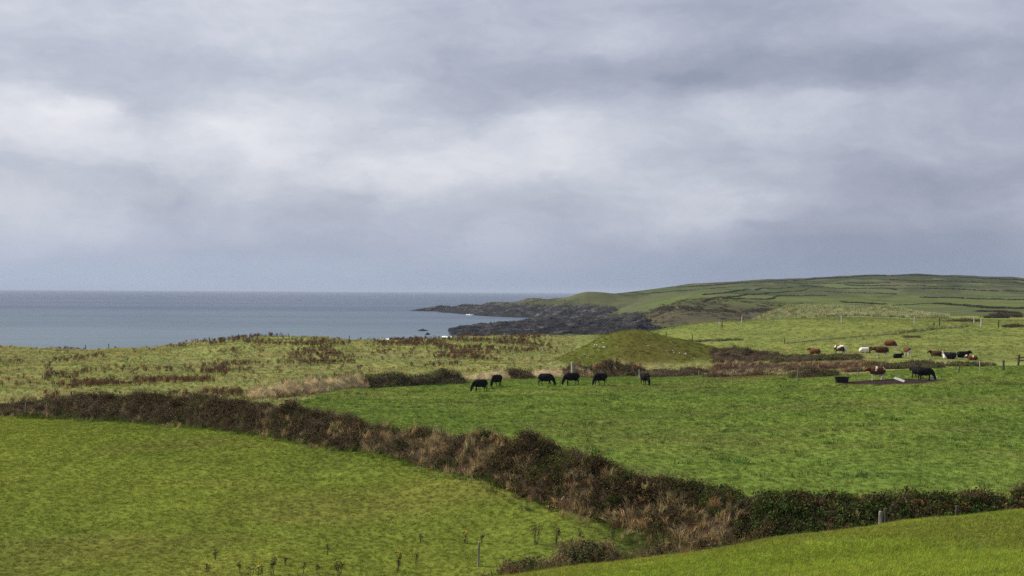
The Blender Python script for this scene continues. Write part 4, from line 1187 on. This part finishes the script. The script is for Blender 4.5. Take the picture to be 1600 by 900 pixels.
def cow_mesh(pose, step=0.0):
    V, Fq = [], []
    dz = -0.60 if pose.startswith('lying') else 0.0
    wd = 1.2 if dz else 1.1
    body = [(-.92, 1.12, .13, .18), (-.88, 1.08, .23, .30), (-.72, 1.05, .31, .36), (-.45, 1.01, .35, .41), (-.10, .97, .39, .45), (.25, .97, .38, .45), (.50, 1.00, .32, .43), (.66, 1.00, .24, .37), (.80, 1.0, .12, .22)]
    loft(V, Fq, [((x, 0, z + dz), a * wd, b) for x, z, a, b in body], 14)
    if pose == 'grazing':
        neck = [((.45, 0, 1.10), .20, .32), ((.74, 0, .96), .17, .30), ((.94, 0, .74), .14, .23), ((1.04, 0, .58), .13, .19), ((1.10, 0, .45), .14, .17), ((1.16, 0, .28), .11, .135), ((1.18, 0, .14), .095, .11), ((1.185, 0, .07), .06, .07)]
        ear = ((1.02, .60), (.0, 1))
    elif pose == 'level':
        neck = [((.45, 0, 1.10), .20, .32), ((.78, 0, 1.12), .16, .27), ((1.00, 0, 1.13), .14, .21), ((1.14, 0, 1.12), .14, .18), ((1.30, 0, 1.04), .115, .14), ((1.47, 0, .94), .095, .11), ((1.52, 0, .92), .06, .07)]
        ear = ((1.14, 1.16), (0, 1))
    else:
        neck = [((.45, 0, 1.08 + dz), .21, .34), ((.70, 0, 1.18 + dz), .17, .28), ((.88, 0, 1.30 + dz), .14, .22), ((1.00, 0, 1.36 + dz), .145, .18), ((1.16, 0, 1.28 + dz), .115, .14), ((1.32, 0, 1.18 + dz), .095, .11), ((1.37, 0, 1.15 + dz), .06, .07)]
        ear = ((.95, 1.43 + dz), (0, 1))
    loft(V, Fq, neck, 10)
    (ex, ez), _ = ear
    for s in (-1, 1):
        loft(V, Fq, [((ex, s * .07, ez), .03, .05), ((ex - .02, s * .17, ez + .01), .03, .06), ((ex - .03, s * .27, ez - .01), .018, .025)], 6)
    if not dz:
        for s in (-1, 1):
            f = step * s; h = -step * s
            loft(V, Fq, [((.48, s * .17, .95), .13, .15), ((.49 + f * .3, s * .18, .66), .085, .10), ((.50 + f * .6, s * .18, .42), .055, .065), ((.50 + f, s * .18, .36), .058, .062), ((.50 + f, s * .18, .12), .042, .045), ((.52 + f, s * .18, .06), .055, .065), ((.53 + f, s * .18, 0), .06, .075)], 8)
            loft(V, Fq, [((-.60, s * .17, 1.0), .14, .24), ((-.60 + h * .3, s * .19, .74), .10, .16), ((-.68 + h * .6, s * .19, .52), .06, .085), ((-.74 + h, s * .19, .42), .05, .065), ((-.70 + h, s * .19, .14), .042, .048), ((-.67 + h, s * .19, .06), .055, .065), ((-.66 + h, s * .19, 0), .06, .075)], 8)
        loft(V, Fq, [((-.88, 0, 1.24), .04, .05), ((-.97, 0, 1.12), .035, .035), ((-.99, 0, .80), .028, .028), ((-.97, 0, .55), .04, .04), ((-.96, 0, .40), .028, .028)], 6)
        loft(V, Fq, [((-.45, 0, .68), .10, .12), ((-.42, 0, .56), .13, .12), ((-.40, 0, .50), .08, .06)], 8)
    else:
        for s in (-1, 1):
            loft(V, Fq, [((.42, s * .22, .28), .13, .15), ((.62, s * .26, .16), .09, .10), ((.74, s * .26, .10), .07, .075), ((.55, s * .30, .06), .05, .055), ((.44, s * .30, .05), .05, .05)], 8)
        loft(V, Fq, [((-.55, .20, .34), .16, .22), ((-.28, .36, .22), .13, .14), ((-.10, .44, .13), .08, .08), ((-.35, .50, .07), .055, .055), ((-.55, .52, .05), .05, .05)], 8)
        loft(V, Fq, [((-.55, -.20, .34), .16, .22), ((-.28, -.34, .22), .13, .14), ((-.12, -.40, .13), .08, .08), ((-.4, -.44, .07), .055, .055)], 8)
        loft(V, Fq, [((-.86, .04, .60), .035, .04), ((-.97, .08, .35), .03, .03), ((-.94, .14, .08), .03, .03), ((-.75, .2, .05), .03, .03)], 6)
    me = bpy.data.meshes.new('cow_cage'); me.from_pydata([(v[0] * .86, v[1] * .98, v[2] * .97) for v in V], [], Fq); me.update()
    o = bpy.data.objects.new('cow_cage', me); C.objects.link(o)
    md = o.modifiers.new('r', 'REMESH'); md.mode = 'VOXEL'; md.voxel_size = 0.028
    sm = o.modifiers.new('s', 'SMOOTH'); sm.factor = 0.5; sm.iterations = 2
    dg = bpy.context.evaluated_depsgraph_get(); dg.update()
    res = bpy.data.meshes.new_from_object(o.evaluated_get(dg))
    bpy.data.objects.remove(o); bpy.data.meshes.remove(me)
    res.polygons.foreach_set('use_smooth', np.ones(len(res.polygons), bool))
    return res
COWS = {('grazing', 0): cow_mesh('grazing', .10), ('grazing', 1): cow_mesh('grazing', -.16), ('level', 0): cow_mesh('level', .08), ('standing', 0): cow_mesh('standing', .05), ('lying', 0): cow_mesh('lying')}
RED = np.array([.098, .038, .019]); WHT = np.array([.62, .58, .50]); BLK = np.array([.0075, .0075, .009]); DRD = np.array([.075, .035, .018])
def coat(P, kind, seed):
    n = fbm(P[:, 0] * 1.3 + seed * 7.1, P[:, 2] * 1.3 + P[:, 1] * .9 + seed * 3.3, 700 + seed, 2)
    x, z = P[:, 0], P[:, 2]
    black = np.tile(BLK, (len(P), 1))
    if kind == 'black': return black
    col = np.tile(DRD if 'dark' in kind else RED, (len(P), 1)); white = np.zeros(len(P), bool)
    if 'blackpied' in kind: col = np.tile(BLK, (len(P), 1)) * 1.5
    if 'pied' in kind: white |= n > 0.16
    if 'rear' in kind: white |= (x < -.62) & (n > -.28)
    if 'legs' in kind: white |= (z < .62)
    if 'shoulder' in kind: white |= (np.abs(x - .10 - (1.2 - z) * .35 + n * .25) < .10 + .06 * n) & (z > .95 + n * .3)
    if 'rump' in kind: white |= (x < -.58) & (z > 1.05)
    if 'white' in kind: white |= (x < .38) & (n > -.30)
    col[white] = WHT
    return col
def cow(px, py, rz, pose, kind, label, seed, scale=1.0, v=0, dmin=100, dmax=400, d=None):
    p = hit(px, py, dmin, dmax) if d is None else ground(px, d)
    me = COWS[(pose, v)].copy()
    co = np.empty(len(me.vertices) * 3, np.float32); me.vertices.foreach_get('co', co)
    set_color(me, 'coat', coat(co.reshape(-1, 3), kind, seed))
    me.materials.clear(); me.materials.append(M_COAT)
    o = add_obj('cow', me); o.location = p - np.array([0, 0, .03]); o.rotation_euler = (0, 0, R(rz)); o.scale = (scale,) * 3
    tag(o, label, 'cow', 'black cattle grazing in the pasture' if kind == 'black' else 'red and white cattle')
    return o
cow(750, 612, 196, 'grazing', 'black', 'leftmost black cow grazing with its head down to the left', 1, .97, 0)
cow(776, 604, 232, 'grazing', 'black', 'smaller black cow second from left, turned half away, grazing', 2, .98, 1)
cow(853, 603, -14, 'grazing', 'black', 'black cow grazing to the right above the middle of the pasture', 3, 1.03, 1)
cow(893, 602, 192, 'grazing', 'black', 'black cow grazing in front of the tall grey post', 4, 1.03, 0)
cow(938, 602, 212, 'grazing', 'black', 'black cow grazing to the left, below the mound top', 5, 1.0, 1)
cow(1008, 602, -68, 'grazing', 'black', 'black cow facing the viewer with lowered head, right of the row', 6, 1.02, 0)
cow(1432, 592, 108, 'level', 'black', 'black cow seen from behind, left one of the overlapping pair', 7, .98)
cow(1446, 594, -6, 'grazing', 'black', 'black cow eating to the right, front one of the overlapping pair', 8, .98, 0)
cow(1370, 594, 184, 'level', 'red shoulder rump legs', 'brown cow with white legs and shoulder stripe standing on bare earth', 9, 1.08)
cow(1273, 553, 150, 'lying', 'red rump', 'brown and white cow lying half hidden behind the long thicket', 10, 1.0, dmin=186)
cow(1313, 554, -24, 'grazing', 'dark rump pied', 'brown cow with white rump grazing down to the right behind the thicket', 11, 1.0, 0, 186)
cow(1352, 551.5, 8, 'lying', 'white', 'white cow with brown head lying in the field', 12, 1.05, dmin=186)
cow(1377, 559, 176, 'level', 'dark legs', 'plain brown cow walking left beside the white lying cow', 13, 1.12, dmin=180)
cow(1391, 547, -32, 'grazing', 'red legs', 'brown cow with white leg grazing farthest up the field', 14, 1.05, 1, 190)
cow(1403, 559.5, 20, 'lying', 'black', 'black cow curled low in the grass between brown cows', 15, .8, dmin=180)
cow(1418, 558, 98, 'level', 'pied rear legs', 'brown and white cow seen from behind, standing alone', 16, .95, dmin=180)
cow(1463, 557, 172, 'lying', 'dark', 'plain brown cow lying with raised head to the left', 17, 1.0, dmin=180)
cow(1483, 561, 160, 'lying', 'blackpied', 'black and white cow lying at the centre of the right-hand group', 18, 1.15, dmin=176)
cow(1505, 559, 12, 'lying', 'black', 'black cow lying with raised head to the right', 19, 1.1, dmin=176)
cow(1519, 563, 165, 'lying', 'red pied', 'brown and white cow lying low behind the right-hand bush', 20, .8, dmin=174)

# ------------------------------------------------------------------ feeding place: tub, trough, board
def lathe_rect(name, label, cat, p, L, W, Hh, mat, rz=0, wall=.06):
    """open-topped tub with flared rounded walls and a rolled rim"""
    def ring(l, w_, z, k=20):
        out = []
        for j in range(k):
            a = j / k * 2 * math.pi; c, s = math.cos(a), math.sin(a)
            out.append((math.copysign(abs(c) ** .5, c) * l / 2, math.copysign(abs(s) ** .5, s) * w_ / 2, z))
        return out
    rings = [ring(L * .80, W * .78, 0), ring(L * .86, W * .84, .05), ring(L * .97, W * .97, Hh * .9), ring(L * 1.04, W * 1.05, Hh * .92), ring(L * 1.04, W * 1.05, Hh), ring(L * .95, W * .93, Hh), ring(L * .82, W * .78, .08)]
    k = 20; V = [v for r in rings for v in r]; Fq = []
    for i in range(len(rings) - 1):
        for j in range(k): Fq.append((i * k + j, i * k + (j + 1) % k, (i + 1) * k + (j + 1) % k, (i + 1) * k + j))
    Fq.append(tuple(range(k - 1, -1, -1))); Fq.append(tuple(range(6 * k, 7 * k)))
    me = bpy.data.meshes.new(name); me.from_pydata(V, [], Fq); me.update()
    o = add_obj(name, me, mat); o.location = p; o.rotation_euler = (0, 0, rz)
    tag(o, label, cat)
    return o
M_RUB = mat_simple('black_rubber', (.011, .011, .012), .55, 14, .3)
M_GALV = mat_simple('galvanised_steel', (.50, .51, .52), .5, 14, .2)
M_BOARD = mat_simple('bleached_board', (.42, .41, .39), .9, 12, .25, (.2, 1, 1))
lathe_rect('feed_tub', 'low black rubber tub on the grass between thin posts', 'tub', hit(1315, 598, 120), 1.5, .9, .62, M_RUB)
lathe_rect('feed_trough', 'small pale trough under the nose of the eating black cow', 'trough', hit(1458, 593, 120) + np.array([0, -.1, 0]), .8, .5, .28, M_GALV)
def board():
    p = hit(1405, 597, 120); V = []
    for x in (-.55, .55):
        for (y, z) in ((-.16, 0), (.16, 0), (.16, .06), (-.16, .06)): V.append((x, y, z))
    me = bpy.data.meshes.new('board'); me.from_pydata(V, [], [(0, 1, 2, 3)[::-1], (4, 5, 6, 7), (0, 4, 7, 3), (1, 2, 6, 5), (2, 3, 7, 6), (0, 1, 5, 4)]); me.update()
    o = add_obj('board', me, M_BOARD); o.location = p + np.array([0, 0, .22]); o.rotation_euler = (R(38), R(18), R(-28))
    tag(o, 'bleached grey board tilted on the bare earth between the cows', 'board')
board()

# ------------------------------------------------------------------ pale stones on the mound
def stone_mesh(seed):
    g = np.random.default_rng(seed); V = []; Fq = []; k = 7
    for i, (rr, z) in enumerate(((.7, 0), (1.0, .25), (.85, .6), (.4, .85))):
        for j in range(k):
            a = j / k * 2 * math.pi; q = rr * g.uniform(.8, 1.2); V.append((q * math.cos(a), q * .8 * math.sin(a), z * g.uniform(.85, 1.15)))
    for i in range(3):
        for j in range(k): Fq.append((i * k + j, i * k + (j + 1) % k, (i + 1) * k + (j + 1) % k, (i + 1) * k + j))
    Fq.append(tuple(range(3 * k, 4 * k)))
    me = bpy.data.meshes.new('stone'); me.from_pydata(V, [], Fq); me.update(); me.materials.append(M_STONE); return me
SM = [stone_mesh(i) for i in range(5)]
ST = [(929, 540, 3), (933, 540, 3), (936, 543, 2), (943, 537, 3), (944, 544, 4), (941, 544, 3), (938, 542, 2), (936, 549, 2), (928, 543, 2), (913, 554, 2), (916, 556, 2), (920, 556, 2), (917, 560, 1.6), (953, 543, 1.6),
      (965, 543, 1.6), (972, 546, 1.6), (980, 540, 1.4), (1013, 541, 2.2), (1012, 541, 1.6), (1041, 550, 3), (1043, 551, 2), (1051, 549, 2.4), (1053, 552, 3.2), (1062, 553, 2.6), (1069, 554, 2.6), (1072, 555, 3), (1071, 553, 2), (1024, 568, 1.6),
      (949, 552, 1.5), (990, 549, 1.4), (1000, 556, 1.3), (968, 562, 1.4), (905, 561, 1.4), (1085, 561, 1.5), (1030, 545, 1.3)]
for i, (px, py, s) in enumerate(ST):
    p = hit(px, py, 150, 215)
    o = add_obj('stone', SM[i % 5]); o.location = p; o.scale = (s * .045,) * 3; o.rotation_euler = (0, 0, i * 1.3)
    tag(o, 'small pale stone scattered on the %s flank of the grassy mound' % ('left' if px < 985 else 'right'), 'stone', 'pale stones on the %s of the mound' % ('left' if px < 985 else 'right'))

# ------------------------------------------------------------------ single weeds in the foreground
M_SEED = mat_simple('brown_seedhead', (.070, .040, .022), 1, 30, .4)
M_YEL = mat_simple('yellow_petals', (.55, .38, .02), .8, 30, .25)
def weed(px, py, h, label, seed, flowers=0, dmin=52, n=4, spread=.13, d=None):
    g = np.random.default_rng(900 + seed)
    p = hit(px, py, dmin) if d is None else ground(px, d)
    root = empty('dead_weed' if not flowers else 'ragwort', p)
    def quads(name, Q, mat):
        V = []; T = []
        for a in Q:
            k = len(V); V += a; T.append(tuple(range(k, k + len(a))))
        me = bpy.data.meshes.new(name); me.from_pydata([tuple(v) for v in V], [], T); me.update()
        add_obj(name, me, mat, root)['kind'] = 'stuff'
    st, hd, fl = [], [], []
    for s in range(n):
        b = np.array([g.normal() * .06, g.normal() * .06, -.03]); tip = np.array([g.normal() * spread, g.normal() * spread, h * g.uniform(.75, 1.05)])
        for ang in (.3, 1.87):
            sd_ = np.array([math.cos(ang), math.sin(ang), 0]) * .011
            st.append([b - sd_, b + sd_, tip + sd_ * .6, tip - sd_ * .6])
        for q in range(26):
            t = g.uniform(.62, 1.05) if not flowers else g.uniform(.3, 1.03)
            c = b * (1 - t) + tip * t + g.normal(size=3) * np.array([.06, .06, .035]) * (1 if t > .6 else .6)
            nn = g.normal(size=3); nn /= np.linalg.norm(nn); a = np.cross(nn, [0, 0, 1.]); a /= np.linalg.norm(a) + 1e-6; e = np.cross(nn, a); L = g.uniform(.015, .036)
            hd.append([c - a * L, c + e * L, c + a * L, c - e * L])
        for q in range(flowers):
            c = tip + g.normal(size=3) * np.array([.08, .08, .03]); L = .028
            fl.append([c + np.array([math.cos(k * 1.047) * L, math.sin(k * 1.047) * L, (k % 2) * .012]) for k in range(6)])
    quads('stem', st, M_STEM); quads('seed_head', hd, M_SEED)
    if fl: quads('flower_head', fl, M_YEL)
    tag(root, label, 'weed' if not flowers else 'ragwort', 'single weeds in the near grass')
WEEDS = [
    (622, 893, 1.15, 'thick clump of dark weed stalks with a few yellow flowers at bottom centre', 2), (652, 884, .7, 'small dark weed right of the thick weed clump', 0),
    (512, 868, .7, 'slender brown weed alone in the grass left of the thick clump', 0), (337, 876, .6, 'thin dark twig of a weed farthest left in the field', 0),
    (447, 885, .5, 'short dark weed between the twig and the brown weeds', 0), (870, 852, 1.2, 'tall brown dock spikes behind the low bramble thicket', 0),
    (837, 852, 1.3, 'tall thin dark weed left of the brown dock spikes', 0), (728, 850, .7, 'yellow ragwort above the slim pale post', 5),
    (751, 850, .6, 'thin dark weed right above the slim pale post', 0), (907, 848, .7, 'short dark weed right of the dock spikes', 0),
    (657, 848, .6, 'small brown weed in the middle of the left field foot', 0), (958, 845, 1.2, 'thin reddish weed stalk near the hedge foot', 0),
    (424, 900, 1.0, 'bushy brown weed head at the bottom edge left of centre', 0), (408, 902, .8, 'yellow ragwort at the bottom edge left of centre', 5),
    (393, 905, .8, 'dark brown weed cut by the bottom edge', 0), (530, 903, 1.0, 'big round brown weed head at the bottom edge', 0),
    (474, 902, .8, 'rusty weed at the bottom edge between two bushy heads', 0), (496, 900, .7, 'thin rusty weed beside the big round weed head', 0),
    (324, 899, .6, 'reddish weed at the bottom left', 0), (376, 898, .7, 'small dark weed head right of the reddish one', 0),
    (1013, 830, .7, 'yellow ragwort at the foot of the hedge', 6), (860, 800, .4, 'small yellow ragwort where the field meets the hedge', 4),
]
for i, (px, py, h, lab, fl) in enumerate(WEEDS):
    weed(px, py, h * .85, lab, i, fl, n=7 if h > .95 else 3, spread=.16 if h > .95 else .09)

# surf where swell meets the shore
def surf(px0, px1, py, label, seed):
    g = np.random.default_rng(seed); n = 40; V = []; Fq = []
    for i in range(n):
        u = px0 + (px1 - px0) * i / (n - 1); v = ray(u, py + .35 * math.sin(i * .9 + seed)); d = SEA / v[2]
        wv = (7 + 9 * g.uniform()) * math.sin(math.pi * (i + .3) / n)
        for k, (o, hgt) in enumerate(((-1, .02), (-.3, .5), (.2, .7), (1, .05))):
            V.append((v[0] * d, d + o * wv, SEA + .06 + hgt * g.uniform(.6, 1.2)))
    for i in range(n - 1):
        for k in range(3): Fq.append((i * 4 + k, i * 4 + 4 + k, i * 4 + 5 + k, i * 4 + k + 1))
    o = add_obj('surf', mesh_np('surf', V, Fq), M_FOAM); tag(o, label, 'surf', kind='stuff')
M_FOAM = mat_simple('sea_foam', (.75, .77, .78), .9, .3, .3)
surf(592, 614, 531.3, 'longest white breaker line off the dunes', 1)
surf(690, 708, 527.3, 'white breaker at the foot of the rock shelf', 2)
surf(566, 574, 533.2, 'short white breaker left of the longest one', 3)
surf(728, 742, 492.0, 'white water at the foot of the far headland', 5)
surf(757, 772, 513.0, 'thin white water in the gap of the rock shelf', 6)
surf(524, 541, 535.5, 'faint breaker farthest left off the dunes', 4)

# ------------------------------------------------------------------ sea air
def haze():
    L = 38000.0; z0, z1 = -40.0, 42.0
    V = [(x, y, z) for z in (z0, z1) for (x, y) in ((-L, -L), (L, -L), (L, L), (-L, L))]
    me = bpy.data.meshes.new('haze'); me.from_pydata(V, [], [(3, 2, 1, 0), (4, 5, 6, 7), (0, 1, 5, 4), (1, 2, 6, 5), (2, 3, 7, 6), (3, 0, 4, 7)]); me.update()
    m, n, out = mat_new('haze')
    v = n.new('ShaderNodeVolumePrincipled'); v.inputs['Color'].default_value = (.50, .58, .72, 1); v.inputs['Density'].default_value = HAZE; v.inputs['Anisotropy'].default_value = 0.0
    n.link(v.outputs[0], out.inputs['Volume'])
    o = add_obj('haze', me, m); tag(o, 'thin bluish sea haze over the whole coast', 'haze', kind='stuff')
HAZE = 0.00005
haze()
print('instances', N_INST, 'tris', sum(len(o.data.loop_triangles) if False else len(o.data.polygons) for o in scene.objects if o.type == 'MESH'))
